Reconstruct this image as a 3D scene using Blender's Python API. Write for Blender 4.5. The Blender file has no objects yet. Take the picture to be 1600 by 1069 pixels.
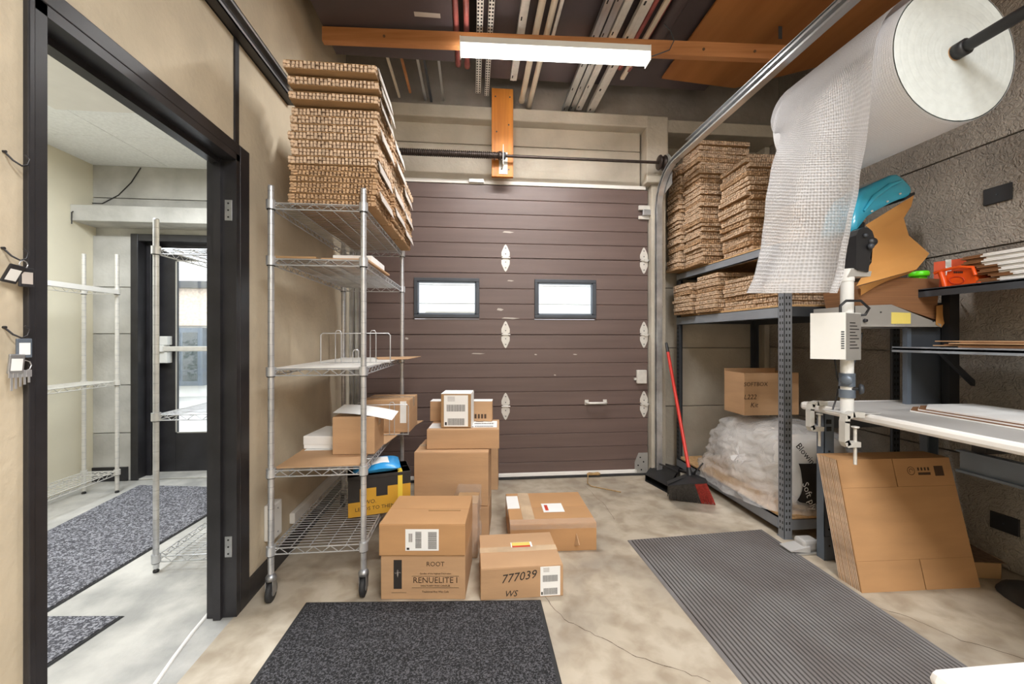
import bpy, bmesh, math, random
from mathutils import Vector, Matrix, noise
S=bpy.context.scene; COL=S.collection
rnd=random.Random(7)
# ------------------------------------------------------------ camera, world, lights, exposure
CH=1.22; FPX=640.; TH=math.atan(62/FPX)
cam=bpy.data.cameras.new('camera'); co=bpy.data.objects.new('camera',cam); COL.objects.link(co)
co.location=(0,0,CH); co.rotation_euler=(math.pi/2,0,-TH)
cam.sensor_width=36; cam.lens=FPX/1600*36; cam.shift_y=-5.5/1600; cam.clip_start=.05; cam.clip_end=200
S.camera=co
S.view_settings.view_transform='Standard'; S.view_settings.look='None'; S.view_settings.gamma=1
S.view_settings.use_curve_mapping=False; S.view_settings.exposure=0.5
w=bpy.data.worlds.new('world'); S.world=w; w.use_nodes=True
nt=w.node_tree; bg=nt.nodes['Background']; bg.inputs[1].default_value=1.0
sky=nt.nodes.new('ShaderNodeTexSky'); sky.sky_type='NISHITA'; sky.sun_disc=False; sky.sun_elevation=math.radians(38); sky.sun_rotation=math.radians(200); sky.dust_density=3; sky.air_density=1.2
mx=nt.nodes.new('ShaderNodeMixRGB'); mx.inputs[0].default_value=.75; mx.inputs[2].default_value=(2.2,2.3,2.5,1)
scl=nt.nodes.new('ShaderNodeMixRGB'); scl.blend_type='MULTIPLY'; scl.inputs[0].default_value=1; scl.inputs[2].default_value=(.35,.35,.35,1)
nt.links.new(sky.outputs[0],scl.inputs[1]); nt.links.new(scl.outputs[0],mx.inputs[1]); nt.links.new(mx.outputs[0],bg.inputs[0])
def area(name,loc,rot,sx,sy,power,col):
    l=bpy.data.lights.new(name,'AREA'); l.shape='RECTANGLE'; l.size=sx; l.size_y=sy; l.energy=power; l.color=col
    o=bpy.data.objects.new(name,l); COL.objects.link(o); o.location=loc; o.rotation_euler=rot; return o
WARM=(.98,.985,1)
area('added_room_fill',(.9,-.25,3.22),(0,0,0),1.3,.5,58,WARM)  # fill lamp added behind the viewer to brighten the room
area('added_room_fill',(.9,-1.9,3.22),(0,0,0),1.3,.5,105,WARM)  # stronger added fill, throws light forward under the shelves
area('shop_tube_light',(.455,2.60,3.03),(math.radians(-8),0,0),1.2,.1,34,(1,.99,.98))
area('added_hall_fill',(-2.3,2.2,2.62),(0,0,0),.6,1.2,50,(.9,.95,1))  # fill lamp added out of view to brighten the hall
# ------------------------------------------------------------ pixel helpers (measure points on real planes)
FW=(math.sin(TH),math.cos(TH)); RW=(math.cos(TH),-math.sin(TH))
def ray(x,y):
    u=(x-800)/FPX; v=(529-y)/FPX
    return (FW[0]+u*RW[0],FW[1]+u*RW[1],v)
def fl(x,y,z=0.):
    d=ray(x,y); t=(z-CH)/d[2]; return Vector((d[0]*t,d[1]*t,z))
def pY(x,y,Y):
    d=ray(x,y); t=Y/d[1]; return Vector((d[0]*t,Y,CH+d[2]*t))
def pX(x,y,X):
    d=ray(x,y); t=X/d[0]; return Vector((X,d[1]*t,CH+d[2]*t))
def pT(x,y,t):
    d=ray(x,y); return Vector((d[0]*t,d[1]*t,CH+d[2]*t))
# ------------------------------------------------------------ materials
MATS={}
def newmat(name):
    m=bpy.data.materials.new(name); m.use_nodes=True; MATS[name]=m
    return m,m.node_tree,m.node_tree.nodes['Principled BSDF']
def mat(name,col,rough=.6,metal=0.,var=.12,scale=6.,bump=.0,bscale=60.,stretch=(1,1,1),col2=None,det=4,emit=0.,spec=None,lo=.35,hi=.65,trans=0.,coat=0.):
    m,n,b=newmat(name)
    tc=n.nodes.new('ShaderNodeTexCoord'); mp=n.nodes.new('ShaderNodeMapping'); mp.inputs['Scale'].default_value=stretch
    n.links.new(tc.outputs['Object'],mp.inputs[0])
    nz=n.nodes.new('ShaderNodeTexNoise'); nz.inputs['Scale'].default_value=scale; nz.inputs['Detail'].default_value=det
    n.links.new(mp.outputs[0],nz.inputs['Vector'])
    cr=n.nodes.new('ShaderNodeValToRGB'); cr.color_ramp.elements[0].position=lo; cr.color_ramp.elements[1].position=hi
    c2=col2 or tuple(c*(1-var) for c in col); c1=col if col2 else tuple(min(1,c*(1+var)) for c in col)
    cr.color_ramp.elements[0].color=(*c2,1); cr.color_ramp.elements[1].color=(*c1,1)
    n.links.new(nz.outputs[0],cr.inputs[0]); n.links.new(cr.outputs[0],b.inputs['Base Color'])
    b.inputs['Roughness'].default_value=rough; b.inputs['Metallic'].default_value=metal
    if spec is not None: b.inputs['Specular IOR Level'].default_value=spec
    if coat: b.inputs['Coat Weight'].default_value=coat
    if trans: b.inputs['Transmission Weight'].default_value=trans
    if bump:
        n2=n.nodes.new('ShaderNodeTexNoise'); n2.inputs['Scale'].default_value=bscale; n2.inputs['Detail'].default_value=3
        n.links.new(mp.outputs[0],n2.inputs['Vector'])
        bp=n.nodes.new('ShaderNodeBump'); bp.inputs['Strength'].default_value=bump; bp.inputs['Distance'].default_value=.01
        n.links.new(n2.outputs[0],bp.inputs['Height']); n.links.new(bp.outputs[0],b.inputs['Normal'])
    if emit:
        b.inputs['Emission Color'].default_value=(*col,1); b.inputs['Emission Strength'].default_value=emit
    return m
def srgb(h):
    r=[int(h[i:i+2],16)/255 for i in (0,2,4)]
    return tuple((c/12.92 if c<=.04045 else ((c+.055)/1.055)**2.4) for c in r)
kraft=mat('kraft_board',srgb('ba9570'),.75,var=.06,scale=3,bump=.08,bscale=40,stretch=(1,1,6))
kraftd=mat('kraft_dark',srgb('a5835c'),.8,var=.1,scale=5,bump=.1,bscale=50)
kraftflat=mat('kraft_flat_box',srgb('b78c60'),.75,var=.07,scale=2.5,bump=.05,bscale=60,stretch=(1,1,5))  # slightly more orange kraft for the flat boxes and two cartons
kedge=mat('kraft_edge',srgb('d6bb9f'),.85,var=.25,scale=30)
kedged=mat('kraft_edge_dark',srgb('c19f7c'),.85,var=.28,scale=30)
kcore=mat('kraft_core',srgb('5a4432'),.9,var=.3,scale=40)
kflap=mat('kraft_cover_grey',srgb('b9b0a8'),.8,var=.06)
chrome=mat('zinc_chrome',(.60,.61,.63),.3,.65,var=.12,scale=14)
chromed=mat('zinc_dull',(.42,.43,.45),.42,.85,var=.15,scale=20)
galv=mat('galvanised_steel',(.58,.59,.6),.32,.8,var=.2,scale=9,stretch=(1,.2,1))
white=mat('white_paint',srgb('e4e2dd'),.5,var=.03)
paper=mat('white_paper',srgb('eeeeec'),.6,var=.02)
black=mat('black_paint',srgb('28272a'),.38,var=.25,scale=8,bump=.03,bscale=30)
blackm=mat('black_plastic',srgb('1e1e20'),.45,var=.15)
ink=mat('black_ink',srgb('2a2624'),.7,var=.05)
inkb=mat('brown_ink',srgb('4a3626'),.7,var=.05)
rubber=mat('rubber',srgb('2b2b2c'),.7,var=.2,scale=20)
wallL=mat('tan_wall_board',srgb('ccbea5'),.75,var=.07,scale=5,bump=.25,bscale=45,det=8)
cream=mat('cream_wall',srgb('e3dcc6'),.7,var=.03,scale=3)
def concrete(name,c1,c2,bs,bst,sc=2.2):
    m=mat(name,srgb(c1),.88,scale=sc,det=9,col2=srgb(c2),bump=bst,bscale=bs); return m
conc=concrete('concrete_wall','c3bcae','aaa294',26,.55)
concd=concrete('concrete_dark','9a9289','79726b',20,.5)
conch=concrete('concrete_hall','cccac4','a3a19b',24,.4)
# stucco right wall : strong relief
m,n,b=newmat('stucco_concrete')
tc=n.nodes.new('ShaderNodeTexCoord'); nz=n.nodes.new('ShaderNodeTexNoise'); nz.inputs['Scale'].default_value=1.6; nz.inputs['Detail'].default_value=6
n.links.new(tc.outputs['Object'],nz.inputs['Vector']); cr=n.nodes.new('ShaderNodeValToRGB'); cr.color_ramp.elements[0].position=.38; cr.color_ramp.elements[1].position=.62
cr.color_ramp.elements[0].color=(*srgb('857e75'),1); cr.color_ramp.elements[1].color=(*srgb('a59d92'),1)
n.links.new(nz.outputs[0],cr.inputs[0]); n.links.new(cr.outputs[0],b.inputs['Base Color']); b.inputs['Roughness'].default_value=.85
n2=n.nodes.new('ShaderNodeTexNoise'); n2.inputs['Scale'].default_value=38; n2.inputs['Detail'].default_value=2; n2.inputs['Distortion'].default_value=1.6
n.links.new(tc.outputs['Object'],n2.inputs['Vector']); bp=n.nodes.new('ShaderNodeBump'); bp.inputs['Strength'].default_value=1.; bp.inputs['Distance'].default_value=.016
n.links.new(n2.outputs[0],bp.inputs['Height']); n.links.new(bp.outputs[0],b.inputs['Normal']); stucco=m
# floor
m,n,b=newmat('concrete_floor')
tc=n.nodes.new('ShaderNodeTexCoord')
def nn(s,d,dist=0):
    q=n.nodes.new('ShaderNodeTexNoise'); q.inputs['Scale'].default_value=s; q.inputs['Detail'].default_value=d; q.inputs['Distortion'].default_value=dist
    n.links.new(tc.outputs['Object'],q.inputs['Vector']); return q
a1=nn(1.5,10,.4); a2=nn(9,8,.3)
cr=n.nodes.new('ShaderNodeValToRGB'); e=cr.color_ramp.elements; e[0].position=.3; e[1].position=.68; e[0].color=(*srgb('8f867a'),1); e[1].color=(*srgb('c8bead'),1)
x=e.new(.5); x.color=(*srgb('b5a996'),1)
n.links.new(a1.outputs[0],cr.inputs[0])
cr2=n.nodes.new('ShaderNodeValToRGB'); cr2.color_ramp.elements[0].position=.34; cr2.color_ramp.elements[1].position=.6; cr2.color_ramp.elements[0].color=(.66,.61,.56,1); cr2.color_ramp.elements[1].color=(1,1,1,1)
n.links.new(a2.outputs[0],cr2.inputs[0])
mm=n.nodes.new('ShaderNodeMixRGB'); mm.blend_type='MULTIPLY'; mm.inputs[0].default_value=.8
n.links.new(cr.outputs[0],mm.inputs[1]); n.links.new(cr2.outputs[0],mm.inputs[2]); n.links.new(mm.outputs[0],b.inputs['Base Color'])
rr=n.nodes.new('ShaderNodeMapRange'); rr.inputs['To Min'].default_value=.3; rr.inputs['To Max'].default_value=.75
n.links.new(a1.outputs[0],rr.inputs['Value']); n.links.new(rr.outputs[0],b.inputs['Roughness'])
bp=n.nodes.new('ShaderNodeBump'); bp.inputs['Strength'].default_value=.25; bp.inputs['Distance'].default_value=.006
n.links.new(a2.outputs[0],bp.inputs['Height']); n.links.new(bp.outputs[0],b.inputs['Normal']); floorm=m
hfloor=mat('hall_concrete_floor',srgb('c9c6bf'),.7,scale=4,det=9,col2=srgb('9b9a96'),bump=.4,bscale=30)
# loop mat carpet : speckle
def carpet(name,ca,cb,sc):
    m,n,b=newmat(name); tc=n.nodes.new('ShaderNodeTexCoord')
    v=n.nodes.new('ShaderNodeTexNoise'); v.inputs['Scale'].default_value=sc; v.inputs['Detail'].default_value=3; v.inputs['Distortion'].default_value=.8; n.links.new(tc.outputs['Object'],v.inputs['Vector'])
    c=n.nodes.new('ShaderNodeValToRGB'); c.color_ramp.elements[0].position=.47; c.color_ramp.elements[1].position=.6
    c.color_ramp.elements[0].color=(*srgb(ca),1); c.color_ramp.elements[1].color=(*srgb(cb),1)
    n.links.new(v.outputs[0],c.inputs[0]); n.links.new(c.outputs[0],b.inputs['Base Color']); b.inputs['Roughness'].default_value=.95
    p=n.nodes.new('ShaderNodeBump'); p.inputs['Strength'].default_value=.8; p.inputs['Distance'].default_value=.008; n.links.new(v.outputs[0],p.inputs['Height']); n.links.new(p.outputs[0],b.inputs['Normal']); return m
loopm=carpet('loop_mat_black','151517','59585c',150)
loopg=carpet('loop_mat_grey','4a4a50','a3a3aa',90)
ribm=mat('ribbed_rubber',srgb('7d7b7a'),.75,var=.2,scale=3,col2=srgb('6c6664'),bump=.2,bscale=300)
# door
m=mat('brown_door_skin',srgb('64534e'),.42,var=.1,scale=3,stretch=(.3,1,6),bump=.12,bscale=70,det=6); doorm=m
doorg=mat('door_groove',srgb('43352f'),.5,var=.1)
wood=mat('orange_timber',srgb('b98050'),.55,scale=5,stretch=(.25,1,5),col2=srgb('9a6334'),bump=.05,bscale=20,det=6)
woodv=mat('orange_timber_upright',srgb('cf8532'),.5,scale=5,stretch=(5,1,.3),col2=srgb('ad6722'),det=6)
ply=mat('orange_plywood',srgb('a8703c'),.55,scale=1.6,stretch=(3,.4,1),col2=srgb('8b5627'),det=5)
dpanel=mat('dark_panel',srgb('4d4345'),.55,var=.12,scale=2)
ceilm=mat('dark_ceiling',srgb('4a423f'),.85,var=.12,scale=3)
tile=mat('ceiling_tile',srgb('eef0f0'),.85,var=.05,scale=50,bump=.3,bscale=90)
redp=mat('red_pipe',srgb('8e4a45'),.5,var=.2,scale=12)
pvc=mat('cream_pipe',srgb('cfc3b0'),.45,var=.06)
gsteel=mat('grey_rack_steel',srgb('878b91'),.45,.3,var=.08)
beamm=mat('rack_beam_paint',srgb('9aa0a8'),.4,.3,var=.06)
bsteel=mat('blue_grey_steel',srgb('66707c'),.42,.3,var=.1)
dsteel=mat('dark_rack_steel',srgb('45494f'),.5,.3,var=.1)
hole=mat('dark_hole',(.015,.015,.015),.9,var=0)
particle=mat('particle_board',srgb('cfa878'),.8,var=.15,scale=60)
laminate=mat('grey_laminate',srgb('b2b0ad'),.4,var=.03,scale=2)
wedge=mat('white_edge',srgb('eceae6'),.3,var=.02)
machm=mat('machine_enamel',srgb('dcdcd8'),.4,var=.03)
mtray=mat('tray_metal',srgb('b9b7b2'),.35,.5,var=.05)
blueh=mat('blue_hood',srgb('35a6c8'),.22,var=.04,coat=.5)
bluep=mat('blue_plastic_bag',srgb('2f95d6'),.3,var=.1)
orange=mat('orange_plastic',srgb('e8581c'),.35,var=.06)
orangel=mat('orange_red_card',srgb('e2603f'),.5,var=.08)
green=mat('neon_green',srgb('5fe01c'),.35,var=.04)
yellowc=mat('yellow_carton',srgb('c9962c'),.6,var=.07)
yellow=mat('yellow_strap',srgb('e6c744'),.5,var=.04)
redb=mat('red_broom',srgb('c8362c'),.35,var=.08)
grbr=mat('grey_bristle',srgb('4e4c4c'),.8,var=.3,scale=80,stretch=(1,1,.1))
rdbr=mat('red_bristle',srgb('b63e38'),.8,var=.25,scale=80,stretch=(1,1,.1))
stringm=mat('tan_rope',srgb('a88a5e'),.9,var=.2,scale=40)
bwpaper=mat('brown_pack_paper',srgb('c48e4e'),.7,var=.07,scale=2,bump=.05,bscale=10)
bwpaperd=mat('brown_paper_stack',srgb('8d6440'),.8,scale=4,stretch=(.3,.3,90),col2=srgb('765035'))
spring=mat('oiled_spring',srgb('3f3632'),.4,.6,var=.2,scale=30)
brick=mat('exterior_brick',srgb('cdbdb0'),.8,var=.15,scale=20)
siding=mat('white_siding',srgb('e6e6e4'),.7,var=.03)
asph=mat('pale_yard',srgb('c9c8c4'),.8,var=.08,scale=3)
shrubm=mat('shrub_green',srgb('4d7a35'),.8,var=.3,scale=20)
tape=mat('clear_tape',srgb('cdb393'),.15,var=.12,scale=8,coat=.6)
tapeg=mat('shiny_wet_tape',srgb('d8c9b6'),.12,var=.15,scale=20,coat=.8,bump=.3,bscale=25)
redlab=mat('red_sticker',srgb('c8452e'),.5,var=.03)
yellab=mat('yellow_sticker',srgb('e2cf6e'),.5,var=.03)
lens=newmat('light_diffuser'); lensm=lens[0]; lens[2].inputs['Emission Color'].default_value=(1,.97,.93,1); lens[2].inputs['Emission Strength'].default_value=5; lens[2].inputs['Base Color'].default_value=(.9,.9,.9,1)
def glassm(name,tint,gl=.08,rough=0.02):
    m=bpy.data.materials.new(name); m.use_nodes=True; n=m.node_tree; n.nodes.clear()
    o=n.nodes.new('ShaderNodeOutputMaterial'); t=n.nodes.new('ShaderNodeBsdfTransparent'); t.inputs[0].default_value=(*tint,1)
    g=n.nodes.new('ShaderNodeBsdfGlossy'); g.inputs['Roughness'].default_value=rough; x=n.nodes.new('ShaderNodeMixShader'); x.inputs[0].default_value=gl
    n.links.new(t.outputs[0],x.inputs[1]); n.links.new(g.outputs[0],x.inputs[2]); n.links.new(x.outputs[0],o.inputs[0]); return m
glass=glassm('window_glass',(.96,.98,.97))
# plastic film (wrinkled, partly clear)
def film(name,col,alpha,bs,bst,rough=.18,dist=.02,cell=False,transl=.35):
    m=bpy.data.materials.new(name); m.use_nodes=True; n=m.node_tree; n.nodes.clear()
    o=n.nodes.new('ShaderNodeOutputMaterial'); tc=n.nodes.new('ShaderNodeTexCoord')
    if cell:
        h=n.nodes.new('ShaderNodeTexVoronoi'); h.inputs['Scale'].default_value=bs; h.inputs['Randomness'].default_value=.15; ho=h.outputs['Distance']
    else:
        h=n.nodes.new('ShaderNodeTexNoise'); h.inputs['Scale'].default_value=bs; h.inputs['Detail'].default_value=5; h.inputs['Distortion'].default_value=2.2; ho=h.outputs[0]
    n.links.new(tc.outputs['Object' if not cell else 'UV'],h.inputs['Vector'])
    bp=n.nodes.new('ShaderNodeBump'); bp.inputs['Strength'].default_value=bst; bp.inputs['Distance'].default_value=dist; n.links.new(ho,bp.inputs['Height'])
    p=n.nodes.new('ShaderNodeBsdfPrincipled'); p.inputs['Base Color'].default_value=(*col,1); p.inputs['Roughness'].default_value=rough; p.inputs['Coat Weight'].default_value=0. if cell else .5
    n.links.new(bp.outputs[0],p.inputs['Normal'])
    tl=n.nodes.new('ShaderNodeBsdfTranslucent'); tl.inputs[0].default_value=(*col,1); n.links.new(bp.outputs[0],tl.inputs['Normal'])
    a=n.nodes.new('ShaderNodeMixShader'); a.inputs[0].default_value=transl; n.links.new(p.outputs[0],a.inputs[1]); n.links.new(tl.outputs[0],a.inputs[2])
    t=n.nodes.new('ShaderNodeBsdfTransparent'); x=n.nodes.new('ShaderNodeMixShader')
    if cell:
        mr=n.nodes.new('ShaderNodeMapRange'); mr.inputs['From Max'].default_value=.6; mr.inputs['To Min'].default_value=max(0,alpha-.12); mr.inputs['To Max'].default_value=min(1,alpha+.12)
        n.links.new(ho,mr.inputs['Value']); n.links.new(mr.outputs[0],x.inputs[0])
    else: x.inputs[0].default_value=alpha
    n.links.new(t.outputs[0],x.inputs[1]); n.links.new(a.outputs[0],x.inputs[2]); n.links.new(x.outputs[0],o.inputs[0]); return m
bubble=film('bubble_wrap',(.84,.83,.84),.76,115,1.0,.42,.008,True,.3)
rollm=film('bubble_roll',(.78,.78,.8),1.,110,.35,.4,.004,True,.1)
rollend=mat('bubble_roll_end',srgb('c8cdca'),.6,var=.04,scale=30,bump=.15,bscale=60)
bagclear=film('clear_plastic',(.96,.96,.96),.42,9,1.0,.1,.04)
wrapf=film('thin_wrap',(.95,.94,.92),.22,9,1.0,.08,.03)
bagwhite=mat('white_fibre_bag',srgb('e6e4e0'),.35,var=.08,scale=4,bump=.6,bscale=9,coat=.6)
# ------------------------------------------------------------ mesh helper
class MB:
    def __init__(s): s.v=[];s.f=[];s.m=[];s.mats=[];s.smooth=[]
    def mi(s,m):
        if m not in s.mats: s.mats.append(m)
        return s.mats.index(m)
    def add(s,vs,fs,m,smooth=False):
        k=len(s.v); s.v+= [Vector(p) for p in vs]; i=s.mi(m)
        for f in fs: s.f.append([k+a for a in f]); s.m.append(i); s.smooth.append(smooth)
    def hexa(s,p,m):   # p: 4 bottom ccw, 4 top
        s.add(p,[(3,2,1,0),(4,5,6,7),(0,1,5,4),(1,2,6,5),(2,3,7,6),(3,0,4,7)],m)
    def box(s,a,b,m):
        x0,y0,z0=[min(a[i],b[i]) for i in range(3)]; x1,y1,z1=[max(a[i],b[i]) for i in range(3)]
        s.hexa([(x0,y0,z0),(x1,y0,z0),(x1,y1,z0),(x0,y1,z0),(x0,y0,z1),(x1,y0,z1),(x1,y1,z1),(x0,y1,z1)],m)
    def bbox(s,a,b,m,r=.004):  # bevelled box
        x0,y0,z0=[min(a[i],b[i]) for i in range(3)]; x1,y1,z1=[max(a[i],b[i]) for i in range(3)]
        bm=bmesh.new(); bmesh.ops.create_cube(bm,size=1)
        for v in bm.verts: v.co=Vector(((x0+x1)/2+v.co.x*(x1-x0),(y0+y1)/2+v.co.y*(y1-y0),(z0+z1)/2+v.co.z*(z1-z0)))
        bmesh.ops.bevel(bm,geom=bm.edges[:],offset=r,segments=2,affect='EDGES',profile=.5)
        bm.verts.ensure_lookup_table(); s.add([v.co.copy() for v in bm.verts],[[v.index for v in f.verts] for f in bm.faces],m); bm.free()
    def tube(s,p0,p1,r,m,n=8,r1=None,cap=True):
        s.path([p0,p1],r,m,n,[r,r if r1 is None else r1],cap)
    def path(s,pts,r,m,n=6,rs=None,cap=True):
        pts=[Vector(p) for p in pts]; vs=[];fs=[]; L=len(pts); up=None
        for i,p in enumerate(pts):
            d=(pts[min(i+1,L-1)]-pts[max(i-1,0)])
            if d.length<1e-9: d=Vector((0,0,1))
            d.normalize()
            if up is None: up=Vector((0,0,1)) if abs(d.z)<.9 else Vector((0,1,0))
            a=d.cross(up)
            if a.length<1e-4: a=d.cross(Vector((1,0,0)))
            a.normalize(); b=a.cross(d); b.normalize(); up=b
            q=rs[i] if rs else r
            for k in range(n):
                t=2*math.pi*k/n; vs.append(p+a*math.cos(t)*q+b*math.sin(t)*q)
        for i in range(L-1):
            for k in range(n):
                k2=(k+1)%n; fs.append((i*n+k,i*n+k2,(i+1)*n+k2,(i+1)*n+k))
        s.add(vs,fs,m,True)
        if cap:
            s.add(vs[:n],[list(range(n))],m); s.add(vs[-n:],[list(range(n))[::-1]],m)
    def prism(s,poly,vec,m):
        n=len(poly); a=[Vector(p) for p in poly]; b=[p+Vector(vec) for p in a]
        s.add(a+b,[list(range(n))[::-1],list(range(n,2*n))]+[(i,(i+1)%n,n+(i+1)%n,n+i) for i in range(n)],m)
    def quad(s,a,b,c,d,m): s.add([a,b,c,d],[(0,1,2,3)],m)
    def grid(s,fn,nu,nv,m,smooth=True):
        vs=[fn(i/nu,j/nv) for j in range(nv+1) for i in range(nu+1)]
        s.add(vs,[(j*(nu+1)+i,j*(nu+1)+i+1,(j+1)*(nu+1)+i+1,(j+1)*(nu+1)+i) for j in range(nv) for i in range(nu)],m,smooth)
    def lathe(s,c,prof,axis,m,n=20):  # prof (r,h)
        c=Vector(c); ax=Vector(axis).normalized(); a=ax.orthogonal().normalized(); b=ax.cross(a); vs=[];fs=[]
        for r,h in prof:
            for k in range(n):
                t=2*math.pi*k/n; vs.append(c+ax*h+a*math.cos(t)*r+b*math.sin(t)*r)
        for i in range(len(prof)-1):
            for k in range(n):
                k2=(k+1)%n; fs.append((i*n+k,i*n+k2,(i+1)*n+k2,(i+1)*n+k))
        s.add(vs,fs,m,True)
    def build(s,name,parent=None,local=False,label=None,cat=None,group=None,kind=None,fix=True):
        # world coordinates by default; origin set to bbox base (things) or centre (parts)
        vs=s.v
        if parent is not None and not local:
            off=parent['_w'] if '_w' in parent.keys() else (0,0,0)
            vs=[v-Vector(off) for v in vs]
        lo=Vector([min(v[i] for v in vs) for i in range(3)]); hi=Vector([max(v[i] for v in vs) for i in range(3)])
        org=(lo+hi)/2
        if parent is None: org.z=lo.z
        me=bpy.data.meshes.new(name); me.from_pydata([v-org for v in vs],[],s.f)
        for mm_ in s.mats: me.materials.append(mm_)
        me.polygons.foreach_set('material_index',s.m); me.polygons.foreach_set('use_smooth',s.smooth)
        if fix:
            bm=bmesh.new(); bm.from_mesh(me); bmesh.ops.recalc_face_normals(bm,faces=bm.faces[:]); bm.to_mesh(me); bm.free()
        me.update(); o=bpy.data.objects.new(name,me); COL.objects.link(o); o.location=org
        if parent is not None:
            o.parent=parent
            if '_w' in parent.keys(): o['_w']=tuple(org+Vector(parent['_w'])) 
        else: o['_w']=tuple(org)
        tag(o,label,cat,group,kind); return o
def tag(o,label=None,cat=None,group=None,kind=None):
    if label: o['label']=label
    if cat: o['category']=cat
    if group: o['group']=group
    if kind: o['kind']=kind
    return o
def empty(name,loc,label=None,cat=None,group=None,rz=0,kind=None):
    o=bpy.data.objects.new(name,None); COL.objects.link(o); o.location=loc; o.rotation_euler=(0,0,rz); o.empty_display_size=.05
    o['_w']=tuple(loc); return tag(o,label,cat,group,kind)
def kids(o): return [c for c in bpy.data.objects if c.parent==o]
def copy_tree(o,parent=None):
    c=o.copy(); COL.objects.link(c); c.parent=parent
    for ch in kids(o): copy_tree(ch,c)
    return c
def part(name,fn,parent,local=False,**k):
    b=MB(); fn(b); return b.build(name,parent,local,**k)
def text(body,loc,size,m,parent,rot=(math.pi/2,0,0),name='lettering',ext=.0003,sx=1.,align='LEFT',world=True,shear=0):
    c=bpy.data.curves.new(name,'FONT'); c.body=body; c.size=size; c.extrude=ext; c.shear=shear; c.align_x=align; c.materials.append(m); c.resolution_u=2
    tmp=bpy.data.objects.new(name,c); COL.objects.link(tmp)
    bpy.context.view_layer.update(); me=bpy.data.meshes.new_from_object(tmp); bpy.data.objects.remove(tmp); 
    me.materials.clear(); me.materials.append(m)
    o=bpy.data.objects.new(name,me); COL.objects.link(o)
    l=Vector(loc)
    if parent is not None and world: l-=Vector(parent['_w'])
    o.location=l; o.rotation_euler=rot; o.scale=(sx,1,1)
    if parent is not None: o.parent=parent
    return o
XW=-1.04; XR=2.80; YB=3.53; HC=3.75
# ------------------------------------------------------------ floor
b=MB(); b.box((XW-.0,-2.6,-.1),(XR+.1,YB+.25,0),floorm); floor=b.build('floor',kind='structure')
b=MB(); b.box((-3.35,-1.0,-.1),(XW,4.2,-.001),hfloor); hf=b.build('floor_hall',kind='structure')
# cracks in the concrete as fine sunken-looking dark ribbons
def crack(pts,wd):
    b=MB(); rr=random.Random(3); P=[fl(*p) for p in pts]; Q=[]
    for i in range(len(P)-1):
        for k in range(6):
            q=P[i].lerp(P[i+1],k/6); Q.append(q+Vector((rr.uniform(-.006,.006),rr.uniform(-.006,.006),0)))
    Q.append(P[-1])
    for i in range(len(Q)-1):
        d=(Q[i+1]-Q[i]).normalized(); s=Vector((-d.y,d.x,0))*wd*rr.uniform(.6,1.3)
        z=Vector((0,0,.0006)); b.quad(Q[i]-s+z,Q[i]+s+z,Q[i+1]+s+z,Q[i+1]-s+z,inkb)
    return b.build('floor_crack',floor)
crack([(846,925),(880,968),(930,992),(985,1022),(1050,1045),(1110,1066)],.0012)
crack([(915,760),(945,790),(960,812)],.0008)
crack([(1330,935),(1420,965),(1500,1000),(1600,1030)],.0012)
# ------------------------------------------------------------ left wall with doorway
DY0,DY1,DZ=1.072,1.93,2.03
WT=.10
b=MB()
b.box((XW-WT,-2.6,0),(XW,DY0,HC),wallL); b.box((XW-WT,DY1,0),(XW,4.2,HC),wallL); b.box((XW-WT,DY0,DZ),(XW,DY1,HC),wallL)
wl=b.build('wall_left',kind='structure')
# dark casing and jambs (door frame)
fr=empty('door_1',(XW,(DY0+DY1)/2,0),kind='structure')
def c1(b): 
    b.bbox((XW,DY0-.016,0),(XW+.014,DY0,DZ+.048),black,.003); b.box((XW-WT-.01,DY0,0),(XW+.012,DY0+.028,DZ),black); b.box((XW-.075,DY0+.028,0),(XW-.045,DY0+.04,DZ-.03),black)
part('jamb',c1,fr)
def c2(b):
    b.bbox((XW,DY1,0),(XW+.014,DY1+.075,DZ+.048),black,.003); b.box((XW-WT-.01,DY1-.028,0),(XW+.012,DY1,DZ),black); b.box((XW-.075,DY1-.045,0),(XW-.045,DY1-.028,DZ-.03),black)
part('jamb',c2,fr)
def c3(b):
    b.bbox((XW,DY0,DZ),(XW+.014,DY1,DZ+.048),black,.003); b.box((XW-WT-.01,DY0,DZ-.028),(XW+.012,DY1,DZ),black); b.box((XW-.09,DY0+.03,DZ-.05),(XW-.05,DY1-.03,DZ-.028),black)
part('head_jamb',c3,fr)
for z in (1.78,.31):
    def sp(b,z=z):
        b.bbox((XW-.035,DY1-.032,z-.045),(XW-.005,DY1-.028,z+.045),chromed,.001)
        for dz in (-.03,0,.03): b.tube((XW-.02,DY1-.033,z+dz),(XW-.02,DY1-.031,z+dz),.004,hole,8)
    part('hinge_plate',sp,fr)
def thr(b): b.path([fl(335,948),fl(300,990),fl(270,1030),fl(243,1069),fl(215,1105)],.008,white,8)
part('threshold_cable',thr,None,label='white cable lying across the floor at the foot of the black doorway',cat='cable')
# baseboard
b=MB(); b.box((XW,DY1+.075,0),(XW+.012,3.45,.1),black); b.build('baseboard_left',kind='structure')
# batten
b=MB(); b.box((XW,1.90,DZ+.048),(XW+.008,1.93,2.54),black); b.build('trim_1',kind='structure')
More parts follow.
